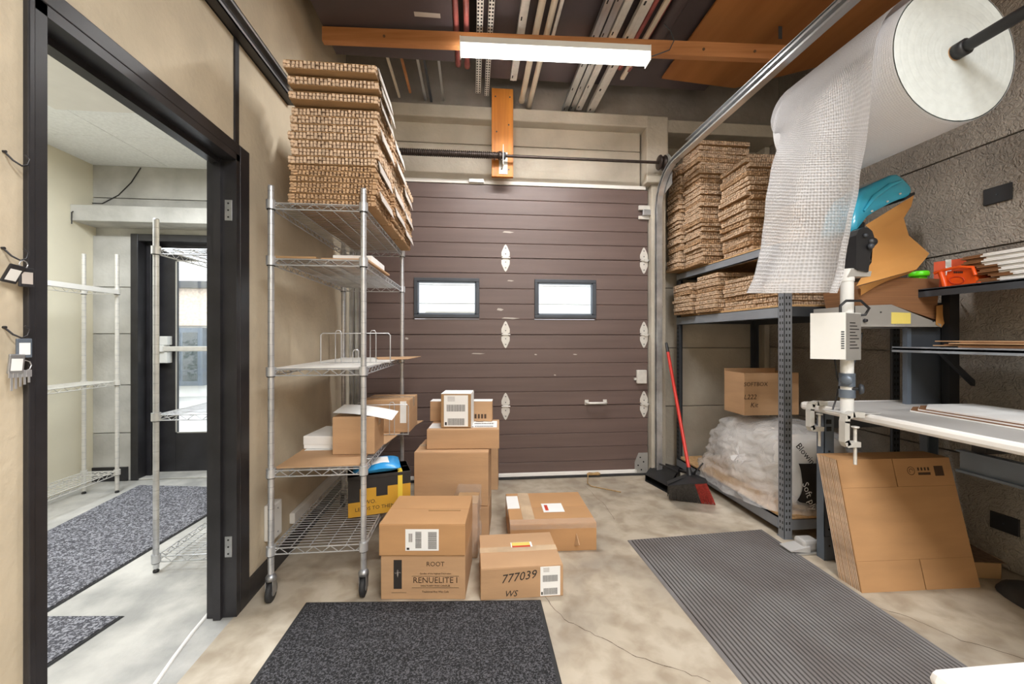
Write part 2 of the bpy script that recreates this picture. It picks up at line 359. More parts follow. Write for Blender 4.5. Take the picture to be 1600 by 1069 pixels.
# strut channel
sc=empty('strut_channel',(XW+.03,1.9,2.58),'black and silver steel track fixed high along the left wall above the doorway','channel')
def s1(b):
    b.box((XW,.6,2.54),(XW+.006,2.43,2.63),galv); b.box((XW,.6,2.54),(XW+.05,2.43,2.546),black); b.box((XW,.6,2.624),(XW+.05,2.43,2.63),galv)
    b.box((XW+.046,.6,2.54),(XW+.05,2.43,2.558),galv); b.box((XW+.046,.6,2.612),(XW+.05,2.43,2.63),galv)
part('channel_body',s1,sc)
part('liner',lambda b:b.box((XW+.008,.6,2.56),(XW+.03,2.43,2.6),black),sc)
# white raceway + junction box low on the wall
def rw(b): b.bbox((XW+.0,2.45,.16),(XW+.03,3.48,.22),white,.004)
part('cable_raceway',rw,None,label='white plastic raceway running low along the left wall behind the wire shelving',cat='raceway')
def jb(b):
    b.bbox((XW+.0,2.16,.2),(XW+.045,2.26,.38),white,.006); b.tube((XW+.046,2.21,.35),(XW+.048,2.21,.35),.004,chromed,8); b.tube((XW+.046,2.21,.23),(XW+.048,2.21,.23),.004,chromed,8)
part('junction_box',jb,None,label='white junction box low on the left wall beside the black doorway',cat='junction box')
# hooks with keys
def hook(y,z):
    r=empty('key_hook',(XW+.01,y,z))
    P=[(XW+.002,y-.012,z+.012),(XW+.012,y-.004,z-.004),(XW+.02,y+.006,z-.012),(XW+.024,y+.014,z-.006),(XW+.024,y+.018,z+.008),(XW+.02,y+.012,z+.016)]
    part('hook_wire',lambda b:b.path(P,.0022,black,6),r); part('hook_stem',lambda b:b.tube((XW,y-.012,z+.012),(XW+.006,y-.012,z+.012),.003,black,8),r); return r
def tagm(p,rot,face,rim,parent):
    def f(b):
        bb=MB(); bb.bbox((-.013,-.003,-.022),(.013,.003,.022),rim,.002); bb.box((-.009,-.0036,-.015),(.009,.0036,.012),face)
        M=Matrix.Rotation(rot,3,'Y')@Matrix.Rotation(math.radians(70),3,'Z')
        b.mats=bb.mats; b.add([Vector(p)+M@v for v in bb.v],bb.f,bb.mats[0]); b.m=bb.m[:]
    return part('key_tag',f,parent)
for k,(px_,py_) in enumerate([(30,249),(28,398),(30,520)]):
    q=pX(px_-8,py_,XW+.01); h=hook(q.y,q.z)
    tag(h,['empty black wire hook highest on the tan wall beside the doorway','black wire hook holding two framed key tags, middle of the wall hooks','black wire hook holding a key bunch, lowest of the wall hooks'][k],'hook')
    if k==1:
        r=empty('key_tags',(XW+.022,q.y+.01,q.z-.045),'pair of black rimmed key tags hanging from the middle wall hook','key tags')
        part('ring',lambda b:b.path([(XW+.022,q.y+.01+.009*math.cos(a/8*6.283),q.z-.02+.009*math.sin(a/8*6.283)) for a in range(9)],.0012,chrome,5),r)
        tagm((XW+.022,q.y-.012,q.z-.045),.5,paper,black,r); tagm((XW+.03,q.y+.008,q.z-.05),0,kflap,black,r)
    if k==2:
        r=empty('key_bunch',(XW+.022,q.y+.01,q.z-.08),'bunch of silver keys with a blue rimmed tag hanging from the lowest hook','keys')
        part('ring',lambda b:b.path([(XW+.024,q.y+.01+.012*math.cos(a/8*6.283),q.z-.075+.012*math.sin(a/8*6.283)) for a in range(9)],.0013,chrome,5),r)
        tagm((XW+.026,q.y+.004,q.z-.035),0,paper,bsteel,r); tagm((XW+.022,q.y-.008,q.z-.07),.1,paper,chromed,r)
        for i in range(5):
            def ky(b,i=i):
                y=q.y-.014+i*.007; z=q.z-.085; b.bbox((XW+.018+i*.002,y-.006,z-.016),(XW+.0195+i*.002,y+.006,z),chrome,.0005); b.box((XW+.018+i*.002,y-.002,z-.045+i*.004),(XW+.0195+i*.002,y+.002,z-.016),chrome)
            part('key',ky,r)
# ------------------------------------------------------------ concrete walls from panels
def panels(parent,mk,zs,m,axis):
    for a,c in zip(zs[:-1],zs[1:]):
        b=MB(); mk(b,a+.003,c-.003,m); b.build('concrete_panel',parent)
b=MB(); b.box((XW,3.60,0),(XR+.12,3.72,HC),concd)
# opening for overhead door is left out of the mesh
b=MB(); DX0,DX1,DT=-.93,1.56,2.545
b.box((XW-.1,3.6,0),(DX0,3.7,HC),concd); b.box((DX1,3.6,0),(1.70,3.9,HC),concd); b.box((1.70,3.78,0),(XR+.12,3.9,HC),concd); b.box((DX0,3.6,DT),(DX1,3.7,HC),concd)
wb=b.build('wall_back',kind='structure')
panels(wb,lambda b,a,c,m:b.bbox((XW,3.53,a),(1.49,3.6,c),m,.004),[2.57,2.885,3.11],conc,0)
panels(wb,lambda b,a,c,m:b.bbox((1.70,3.74,a),(XR,3.78,c),m,.004),[0,.575,1.13,1.70,2.27,2.86,3.11],conc,0)
part('lintel',lambda b:b.bbox((XW,3.42,3.05),(1.52,3.6,3.155),conc,.01),wb)
part('lintel',lambda b:b.bbox((1.7,3.44,3.03),(XR,3.78,3.14),conc,.01),wb)
part('upper_beam',lambda b:b.bbox((XW,3.50,3.155),(XR,3.78,HC),concd,.01),wb)
part('pilaster',lambda b:b.bbox((1.505,3.42,DT+.03),(1.70,3.78,3.155),conc,.01),wb)
part('pilaster',lambda b:b.bbox((1.57,3.47,0),(1.70,3.78,DT+.03),conc,.006),wb)
part('return_strip',lambda b:b.bbox((XR-.05,3.62,0),(XR,3.78,3.03),conc,.006),wb)
b=MB(); b.box((XR+.03,-2.6,0),(XR+.13,3.9,HC),stucco); wr=b.build('wall_right',kind='structure')
for a,c in zip([0,.56,1.14,1.715,2.285,2.85,3.4],[.56,1.14,1.715,2.285,2.85,3.4,HC]):
    part('concrete_panel',lambda b:b.bbox((XR,-2.6,a+.004),(XR+.03,3.78,c-.004),stucco,.003),wr)
b=MB(); b.box((XW-WT,-2.7,0),(XR+.13,-2.6,HC),wallL); b.build('wall_near',kind='structure')
b=MB(); b.box((XW-WT,-2.7,HC),(XR+.13,3.9,HC+.1),ceilm); b.build('ceiling',kind='structure')
# black cover plates on right wall
for (x_,y_,l) in ((1560,304,'black blank cover plate on the rough right wall above the shelves'),(1571,818,'black outlet cover plate low on the right wall under the worktable')):
    q=pX(x_,y_,XR)
    r=empty('wall_plate',(XR,q.y,q.z-.045),l,'wall plate')
    part('plate',lambda b:b.bbox((XR-.01,q.y-.06,q.z-.045),(XR,q.y+.06,q.z+.045),blackm,.003),r)
    part('screw',lambda b:b.tube((XR-.013,q.y,q.z),(XR-.01,q.y,q.z),.004,dsteel,8),r)
# ------------------------------------------------------------ overhead door
gd=empty('door_2',(.3,YB,0),kind='structure')
SEC=[0.02,.633,1.253,1.915,DT]
wins=[(-.491,.06,1.396,1.735),(.538,1.086,1.396,1.735)]
for k in range(4):
    z0,z1=SEC[k],SEC[k+1]
    def sec(b):
        np_=5; h=(z1-z0)/np_
        rows=[(z0+i*h,z0+(i+1)*h) for i in range(np_)]
        for a,c in rows:
            segs=[(DX0,DX1)]
            if k==2:
                # cut around windows
                wz0,wz1=wins[0][2],wins[0][3]
                if c>wz0 and a<wz1:
                    if a<wz0-.001: b.box((wins[0][0],YB,a+.004),(wins[0][1],YB+.035,wz0),doorm); b.box((wins[1][0],YB,a+.004),(wins[1][1],YB+.035,wz0),doorm)
                    if c>wz1+.001: b.box((wins[0][0],YB,wz1),(wins[0][1],YB+.035,c-.004),doorm); b.box((wins[1][0],YB,wz1),(wins[1][1],YB+.035,c-.004),doorm)
                    segs=[(DX0,wins[0][0]),(wins[0][1],wins[1][0]),(wins[1][1],DX1)]
            g=.0045
            for s0,s1_ in segs:
                b.add([(s0,YB+.006,a),(s1_,YB+.006,a),(s0,YB,a+g),(s1_,YB,a+g),(s0,YB,c-g),(s1_,YB,c-g),(s0,YB+.006,c),(s1_,YB+.006,c)],[(0,1,3,2),(2,3,5,4),(4,5,7,6)],doorm)
                b.quad((s0,YB+.04,a),(s1_,YB+.04,a),(s1_,YB+.04,c),(s0,YB+.04,c),siding)
                b.quad((s0,YB+.006,a-.0015),(s1_,YB+.006,a-.0015),(s1_,YB+.006,a+.0015),(s0,YB+.006,a+.0015),doorg)
        b.quad((DX0,YB,z1),(DX1,YB,z1),(DX1,YB+.04,z1),(DX0,YB+.04,z1),doorg); b.quad((DX0,YB,z0),(DX1,YB,z0),(DX1,YB+.04,z0),(DX0,YB+.04,z0),doorg)
        for X in (DX0,DX1): b.quad((X,YB,z0),(X,YB+.04,z0),(X,YB+.04,z1),(X,YB,z1),doorg)
    b=MB(); sec(b); b.build('door_section',gd,fix=False)
part('top_rail',lambda b:b.bbox((DX0,YB-.012,DT),(DX1-.02,YB+.04,DT+.032),white,.004),gd)
part('bottom_rail',lambda b:b.bbox((DX0,YB-.006,.022),(DX1-.1,YB,.055),wedge,.003),gd)
part('bottom_seal',lambda b:b.bbox((DX0,YB-.012,0),(DX1,YB+.04,.021),rubber,.003),gd)
def wn(k):
    x0,x1,z0,z1=wins[k]
    r=part('window_frame',lambda b:[b.bbox((x0,YB-.014,z0),(x1,YB+.045,z0+.03),dsteel,.004),b.bbox((x0,YB-.014,z1-.03),(x1,YB+.045,z1),dsteel,.004),b.bbox((x0,YB-.014,z0+.03),(x0+.03,YB+.045,z1-.03),dsteel,.004),b.bbox((x1-.03,YB-.014,z0+.03),(x1,YB+.045,z1-.03),dsteel,.004),
        b.box((x0+.03,YB-.004,z0+.03),(x1-.03,YB+.03,z0+.042),bsteel),b.box((x0+.03,YB-.004,z1-.04),(x1-.03,YB+.03,z1-.03),bsteel),b.box((x0+.03,YB-.004,z0+.03),(x0+.04,YB+.03,z1-.03),bsteel),b.box((x1-.04,YB-.004,z0+.03),(x1-.03,YB+.03,z1-.03),bsteel)],gd)
    part('pane',lambda b:b.box((x0+.035,YB+.012,z0+.035),(x1-.035,YB+.016,z1-.035),glass),r)
wn(0); wn(1)
hz=[1.915,1.253,.633]
def hinge(x,z,side):
    def f(b):
        for s in (1,-1):
            P=[(x-.017,z+s*.006),(x-.036,z+s*.018),(x-.036,z+s*.05),(x-.012,z+s*.105),(x,z+s*.118),(x+.012,z+s*.105),(x+.036,z+s*.05),(x+.036,z+s*.018),(x+.017,z+s*.006)]
            b.prism([(p[0],YB-.004,p[1]) for p in P],(0,.003,0),galvw)
            for dz in (.035,.085): b.tube((x,YB-.007,z+s*dz),(x,YB-.004,z+s*dz),.005,dsteel,8)
        b.tube((x-.034,YB-.009,z),(x+.04,YB-.009,z),.006,galvw,8)
    h=part('hinge',f,gd)
    if side: part('roller',lambda b:(b.tube((x+.03,YB-.02,z),(x+.085,YB-.02,z),.005,galv,8),b.box((x+.0,YB-.024,z-.012),(x+.03,YB-.004,z+.012),galvw)),h)
galvw=mat('bright_zinc',srgb('d2cfc8'),.45,.2,var=.06,scale=30)
for z in hz:
    hinge(.286,z,False); hinge(1.525,z,True)
# corner plate, top bracket, lock, handle, rope block
def cp(b):
    b.prism([(1.44,YB-.006,.02),(1.44,YB-.006,.12),(1.475,YB-.006,.2),(1.56,YB-.006,.2),(1.56,YB-.006,.02)],(0,.004,0),mtray)
    for p in ((1.49,.16),(1.47,.09),(1.52,.12),(1.5,.05)): b.tube((p[0],YB-.008,p[1]),(p[0],YB-.006,p[1]),.007,hole,8)
part('corner_bracket',cp,gd)
part('top_bracket',lambda b:[b.bbox((1.47,YB-.03,2.36),(1.57,YB-.004,2.40),galvw,.003),b.bbox((1.47,YB-.02,2.28),(1.57,YB-.004,2.31),galvw,.003),b.bbox((1.5,YB-.05,2.31),(1.59,YB-.02,2.36),galv,.003)],gd)
part('lock_box',lambda b:[b.bbox((1.45,YB-.035,.82),(1.54,YB-.002,.94),galvw,.006),b.box((1.43,YB-.02,.85),(1.45,YB-.004,.87),galvw)],gd)
def hd(b):
    b.path([(1.0,YB,.655),(1.0,YB-.03,.655),(1.02,YB-.045,.655),(1.15,YB-.045,.655),(1.17,YB-.03,.655),(1.17,YB,.655)],.011,galvw,8)
    b.bbox((.985,YB-.004,.635),(1.02,YB,.68),galvw,.002); b.bbox((1.15,YB-.004,.635),(1.185,YB,.68),galvw,.002)
part('pull_handle',hd,gd)
part('top_sensor',lambda b:b.bbox((-.03,YB-.03,DT+.005),(.1,YB-.008,DT+.04),mtray,.004),gd)
for (X,Z,a,c) in ((.31,2.14,.05,.008),(.24,1.47,.03,.012),(.33,1.395,.08,.008),(.33,1.72,.03,.006),(.05,1.09,.06,.005),(.55,1.08,.012,.006),(.9,1.08,.02,.005),(.72,.9,.01,.006),(-.55,1.22,.015,.01)):
    part('scratch',lambda b:b.prism([(X-a,YB-.0006,Z-c*.4),(X+a*.3,YB-.0006,Z-c),(X+a,YB-.0006,Z),(X+a*.2,YB-.0006,Z+c*.8),(X-a*.7,YB-.0006,Z+c)],(0,.0008,0),kflap),gd)
rb=empty('door_rope',(fl(928,752)),'frayed tan pull rope knotted at the bottom edge of the brown overhead door','rope')
q=pY(927,741,YB-.02)
part('rope_knot',lambda b:b.path([(q.x-.055,q.y,q.z),(q.x-.04,q.y-.008,q.z+.006),(q.x,q.y-.006,q.z+.004),(q.x+.04,q.y-.008,q.z+.006),(q.x+.06,q.y,q.z)],.012,stringm,8,[.008,.014,.011,.014,.008]),rb)
part('rope_tail',lambda b:b.path([(q.x-.05,q.y-.01,q.z),fl(918,755,.02),fl(924,760,.005),fl(945,764,.005),fl(970,769,.005)],.004,stringm,6),rb)
# left hidden tracks, right track with curve
def track(b,X,Y,path3,s=1):
    # C-shaped galvanised track swept along points
    prof=[(-.025,0),(.025,0),(.025,.03),(.018,.034),(.018,.028)]
    b.path(path3,.001,galv,4)
tr=empty('door_track',(1.60,3.4,0),'galvanised steel roller track rising beside the brown door and curving overhead','track')
X=1.615; R0=.33; Zt=2.66
pts=[(3.44,.02),(3.44,Zt-R0)]
for i in range(1,9):
    a=math.pi/2*i/8; pts.append((3.44-R0+R0*math.cos(a),Zt-R0+R0*math.sin(a)))
pts.append((.6,Zt+.03))
def sweep(b,off0,off1,x0,x1,m):
    # ribbon box swept along pts : off along normal, x range
    P=[]
    for i,(y,z) in enumerate(pts):
        a=Vector(pts[max(i-1,0)]); c=Vector(pts[min(i+1,len(pts)-1)]); d=(c-a).normalized(); nrm=Vector((d.y,-d.x))  # outward
        P.append([Vector((xx,y+nrm.x*o,z+nrm.y*o)) for xx,o in ((x0,off0),(x1,off0),(x1,off1),(x0,off1))])
    vs=[p for q in P for p in q]; fs=[]
    for i in range(len(P)-1):
        for k in range(4): fs.append((i*4+k,i*4+(k+1)%4,i*4+4+(k+1)%4,i*4+4+k))
    fs.append((0,1,2,3)); fs.append(tuple(len(vs)-4+k for k in range(4))); b.add(vs,fs,m)
def trk(b):
    sweep(b,-.024,.024,X+.022,X+.025,galv); sweep(b,.02,.024,X-.02,X+.022,galv); sweep(b,-.024,-.02,X-.02,X+.022,galv); sweep(b,-.02,-.012,X-.02,X-.017,galv); sweep(b,.012,.02,X-.02,X-.017,galv)
part('track_rail',trk,tr)
def ang(b): b.box((X+.026,3.42,.05),(X+.03,3.47,2.35),galv); b.box((X-.0,3.466,.05),(X+.03,3.47,2.35),galv)
part('mounting_angle',ang,tr)
part('horizontal_angle',lambda b:(b.box((X+.026,.6,Zt+.0),(X+.03,2.95,Zt+.06),galv),b.box((X-.015,.6,Zt+.056),(X+.03,2.95,Zt+.06),galv)),tr)
for z in (.35,.95,1.5,2.05): part('bolt',lambda b:b.tube((1.66,3.464,z),(1.66,3.47,z),.01,dsteel,8),tr)
tl=empty('door_track',(-.97,3.4,0),'pair of steel door track rails in the dark corner behind the wire shelving','track')
for X_ in (-.97,-.925):
    part('track_rail',lambda b:(b.box((X_-.018,3.44,.02),(X_+.012,3.443,2.5),galv),b.box((X_-.018,3.41,.02),(X_-.015,3.443,2.5),galv),b.box((X_+.009,3.41,.02),(X_+.012,3.443,2.5),galv)),tl)
# torsion shaft
ts=empty('torsion_shaft',(.4,3.31,2.66),'dark torsion spring on a long shaft above the brown overhead door','spring')
part('shaft',lambda b:b.tube((-.95,3.31,2.70),(1.72,3.31,2.70),.012,spring,12),ts)
def spg(b):
    P=[]; n=70*8
    for i in range(n):
        a=i/8*2*math.pi; P.append((-.9+1.11*i/n,3.31+.026*math.cos(a),2.70+.026*math.sin(a)))
    b.path(P,.0052,spring,5)
    b.tube((-.9,3.31,2.7),(.21,3.31,2.7),.022,spring,12)
part('torsion_spring',spg,ts)
part('winding_cone',lambda b:b.lathe((.21,3.31,2.70),[(.012,0),(.034,.0),(.034,.02),(.024,.03),(.024,.06),(.012,.06)],(1,0,0),spring,16),ts)
def brk(b):
    b.box((.245,3.28,2.62),(.25,3.382,2.78),galvw); b.bbox((.22,3.377,2.58),(.29,3.382,2.76),galvw,.001); b.lathe((.252,3.31,2.70),[(.012,0),(.03,0),(.03,.012),(.012,.012)],(1,0,0),dsteel,14)
part('centre_bracket',brk,ts)
part('cable_drum',lambda b:b.lathe((1.56,3.31,2.70),[(.012,0),(.058,0),(.062,.008),(.05,.014),(.05,.04),(.062,.046),(.058,.054),(.012,.054)],(1,0,0),spring,24),ts)
part('end_bracket',lambda b:(b.prism([(1.645,3.25,2.5),(1.645,3.44,2.45),(1.645,3.44,2.78),(1.645,3.31,2.78),(1.645,3.25,2.72)],(.004,0,0),galv)),ts)
pk=empty('timber_plank',(.245,3.44,2.57),'upright orange timber plank bolted above the door behind the spring bracket','plank')
part('plank_board',lambda b:b.bbox((.16,3.382,2.56),(.338,3.42,3.29),woodv,.003),pk)
for p in ((.19,3.22),(.31,3.22),(.2,2.93),(.3,2.99),(.18,2.7),(.3,2.62),(.24,2.62)): part('bolt',lambda b:b.tube((p[0],3.377,p[1]),(p[0],3.382,p[1]),.006,dsteel,8),pk)
# ------------------------------------------------------------ exterior
b=MB(); b.box((-14,3.9,-.2),(10,22,-.05),asph); b.build('ground_outside',kind='structure')
ext=empty('warehouse_building',(1,8,-.05),'pale sided building seen through the windows of the brown overhead door','building')
for i in range(9):
    z=.1+i*.36; part('siding_board',lambda b:b.bbox((-2.2,8,z),(6,8.05,z+.35),siding,.008),ext)
part('backing',lambda b:b.box((-2.2,8.05,-.1),(6,8.2,3.6),siding),ext)
part('dock_door',lambda b:b.bbox((-.9,7.96,0),(.2,8.0,1.75),mtray,.01),ext)
e2=empty('brick_building',(-6.6,9.5,-.05),'pale building with brick band and grey window seen through the glass exit door','building')
part('wall',lambda b:b.box((-10,9.6,-.1),(-3.2,9.8,5),siding),e2)
part('brick_band',lambda b:b.box((-10,9.5,1.5),(-3.2,9.6,2.3),brick),e2)
part('ledge',lambda b:b.bbox((-10,9.35,2.3),(-3.2,9.6,2.45),dsteel,.01),e2)
part('window',lambda b:(b.box((-6.6,9.45,.2),(-5.8,9.6,1.45),bsteel),b.box((-6.5,9.44,.3),(-6.25,9.45,1.35),glass),b.box((-6.2,9.44,.3),(-5.9,9.45,1.35),glass)),e2)
def shr(b):
    rr=random.Random(5)
    for i in range(260):
        p=Vector((rr.gauss(-6.35,.16),8.6+rr.gauss(0,.12),.1+rr.random()*1.1)); a=Vector((rr.uniform(-1,1),rr.uniform(-1,1),rr.uniform(-1,1))).normalized()*.06; c=a.orthogonal().normalized()*.04
        b.add([p-a,p+c,p+a,p-c],[(0,1,2,3)],shrubm)
sh=empty('shrub',(-6.35,8.6,-.05),'green shrub standing outside beyond the glass exit door','shrub'); part('foliage',shr,sh,kind='stuff'); part('stem',lambda b:b.tube((-6.35,8.6,-.05),(-6.35,8.6,1.0),.02,kcore,6),sh)
# ------------------------------------------------------------ hall
HX=-3.22; HY=3.82
b=MB(); b.box((HX-.1,-1,0),(HX,4.2,3),cream); b.build('wall_hall_left',kind='structure')
b=MB(); b.box((HX-.1,-1.1,0),(XW-WT,-1,3),cream); b.build('wall_hall_near',kind='structure')
b=MB(); ex0=pY(205,500,HY).x; ex1=-1.75
b.box((HX,HY+.03,0),(ex0,4.15,2.8),conch); b.box((ex1,HY+.03,0),(XW-WT,4.15,2.8),conch); b.box((ex0,HY+.03,2.12),(ex1,4.15,2.8),conch)
wh=b.build('wall_hall_back',kind='structure')
for a,c in zip([0,.41,.82,1.26,1.66],[.41,.82,1.26,1.66,2.1]):
    part('concrete_panel',lambda b:b.bbox((HX,HY,a+.003),(ex0,HY+.03,c-.003),conch,.003),wh)
part('concrete_panel',lambda b:b.bbox((HX,HY,2.3),(XW-WT,HY+.03,2.42),conch,.003),wh); part('concrete_panel',lambda b:b.bbox((HX,HY,2.426),(XW-WT,HY+.03,2.7),conch,.003),wh)
part('ledge_beam',lambda b:b.bbox((HX,HY-.2,2.17),(XW-WT,HY+.03,2.3),conch,.006),wh)
ch=empty('ceiling_hall',(-2.2,1.6,2.7),kind='structure')
part('backing',lambda b:b.box((HX-.1,-1.1,2.715),(XW-WT,4.2,2.75),siding),ch)
for i in range(4):
    for j in range(8):
        x0=HX+i*.61; x1=min(x0+.606,XW-WT); y0=-1+j*.61; y1=min(y0+.606,HY+.02)
        if x0<x1-.03 and y0<y1: part('ceiling_tile',lambda b:b.bbox((x0,y0,2.70),(x1,y1,2.713),tile,.002),ch)
ce=empty('added_hall_fixture',(-2.3,2.2,2.66),'added unseen white light box on the hall ceiling beyond the doorway','ceiling light')  # added fixture for the hall fill lamp, hidden from the camera
part('light_housing',lambda b:b.bbox((-2.62,1.55,2.665),(-1.98,2.85,2.699),white,.005),ce)
part('diffuser',lambda b:b.bbox((-2.6,1.57,2.655),(-2.0,2.83,2.664),white,.002),ce)
def wire(b): b.path([pY(220,262,HY-.005),pY(205,285,HY-.006),pY(185,305,HY-.006),pY(160,318,HY-.006),pY(135,317,HY-.006),pY(112,332,HY-.22),pY(112,350,HY-.22)],.004,black,5)
part('ceiling_cable',wire,None,label='thin black cable drooping over the hall concrete ledge below the white ceiling',cat='cable')
part('shelf_strip',lambda b:[b.box((-2.783,2.5,z-.03),(-2.78,3.52,z+.005),white) for z in (1.60,)],None,label='white label strip along the top shelf edge of the hall wire shelving',cat='label strip')
# exit door
d3=empty('door_3',(-2.4,4.0,0),kind='structure')
EX0=pY(250,500,4.02).x; EX1=EX0+.93
part('jamb',lambda b:[b.bbox((ex0,HY-.01,0),(ex0+.06,4.1,2.12),black,.004),b.bbox((ex0+.06,HY+.08,0),(ex0+.1,4.1,2.08),black,.003),b.bbox((ex0+.1,HY+.12,0),(EX0-.003,4.1,2.06),black,.003)],d3)
part('jamb',lambda b:b.bbox((EX1+.003,HY+.08,0),(ex1,4.1,2.12),black,.003),d3)
part('head_jamb',lambda b:[b.bbox((ex0,HY-.005,2.06),(ex1,4.1,2.12),black,.004)],d3)
g0=pY(277,540,4.02).x; g1=EX1-.14; gz0,gz1=.36,1.93
lf=part('door_leaf',lambda b:[b.bbox((EX0,4.0,.01),(g0,4.045,2.055),black,.003),b.bbox((g1,4.0,.01),(EX1,4.045,2.055),black,.003),b.bbox((g0,4.0,.01),(g1,4.045,gz0),black,.003),b.bbox((g0,4.0,gz1),(g1,4.045,2.055),black,.003)],d3)
part('glass_bead',lambda b:[b.box((g0,3.996,gz0),(g0+.012,4.0,gz1),mtray),b.box((g0,3.996,gz0),(g1,4.0,gz0+.01),mtray),b.box((g0,3.996,gz1-.01),(g1,4.0,gz1),mtray)],lf)
part('pane',lambda b:b.box((g0,4.02,gz0),(g1,4.024,gz1),glass),lf)
pb=part('panic_bar',lambda b:b.bbox((EX0+.06,3.92,1.105),(EX1-.04,3.96,1.15),galvw,.006),d3)
part('bar_bracket',lambda b:[b.bbox((EX0+.03,3.93,1.0),(EX0+.12,4.0,1.1),machm,.006),b.bbox((EX0+.03,3.93,1.16),(EX0+.12,4.0,1.24),machm,.006),b.bbox((EX0+.02,3.91,1.1),(EX0+.1,4.0,1.16),machm,.006)],pb)
part('door_sill',lambda b:b.bbox((ex0,HY,0),(ex1,4.1,.012),hfloor,.003),d3)
b=MB(); b.bbox((HX,HY-.012,0),(ex0-.02,HY,.12),black,.002); b.build('baseboard_hall',kind='structure')
# ------------------------------------------------------------ mats
def flatmat(name,poly,th,m,rim,label,rw_=.018,ribs=None):
    cx=sum(p.x for p in poly)/len(poly); cy=sum(p.y for p in poly)/len(poly)
    r=empty(name,(cx,cy,0),label,'mat')
    P=[Vector((p.x,p.y,0)) for p in poly]
    def ins(w):
        C=Vector((cx,cy,0)); out=[]
        n=len(P)
        for i in range(n):
            a=P[i-1]; b_=P[i]; c=P[(i+1)%n]; d1=(a-b_).normalized(); d2=(c-b_).normalized(); s=abs(d1.cross(d2).z)
            out.append(b_+(d1+d2)*(w/max(s,.2)))
        return out
    I=ins(rw_)
    def rimf(b):
        n=len(P); T=ins(.006)
        for i in range(n):
            j=(i+1)%n; z=Vector((0,0,th*.6))
            b.add([P[i],P[j],T[j]+z,T[i]+z,I[j]+z,I[i]+z],[(0,1,2,3),(3,2,4,5)],rim)
    part('rim',rimf,r); part('surface',lambda b:b.prism([p+Vector((0,0,.001)) for p in I],(0,0,th),m),r)
    if ribs: ribs(r,I,th)
    return r
flatmat('entrance_mat',[fl(402,1069)+Vector((0,-.1,0))*1.0+Vector((-.03,0,0)),Vector((.315,1.33,0)),fl(845,938),fl(478,942)],.009,loopm,rubber,'black speckled loop pile mat on the floor in front of the cartons')
flatmat('hall_mat',[fl(-40,1026),fl(345,794),fl(338,762),fl(217,759),fl(-40,888)],.009,loopg,rubber,'large grey speckled runner mat in the hall leading to the glass door',.012)
flatmat('hall_mat',[fl(-40,1120),fl(195,963),fl(74,967),fl(-60,969)],.009,loopg,rubber,'small dark mat corner in the hall nearest the doorway sill',.012)
def ribf(r,I,th):
    b=MB(); a,c,d,e=I   # a near-left,c near-right,d far-right,e far-left
    n=44
    for k in range(n):
        t0=(k+.12)/n; t1=(k+.72)/n
        z0=Vector((0,0,th)); z1=Vector((0,0,th+.003))
        A,B=a.lerp(c,t0),a.lerp(c,t1); C,D=e.lerp(d,t1),e.lerp(d,t0)
        b.hexa([A+z0,B+z0,C+z0,D+z0,A+z1,B+z1,C+z1,D+z1],ribm)
    b.build('ribs',r,kind='stuff')
flatmat('anti_fatigue_mat',[Vector((.95,1.22,0)),Vector((1.83,1.22,0)),fl(1190,828),fl(980,845)],.010,mat('rib_valley',srgb('45403e'),.85,var=.1),ribm,'long grey ribbed rubber mat on the concrete beside the worktable',.02,ribf)
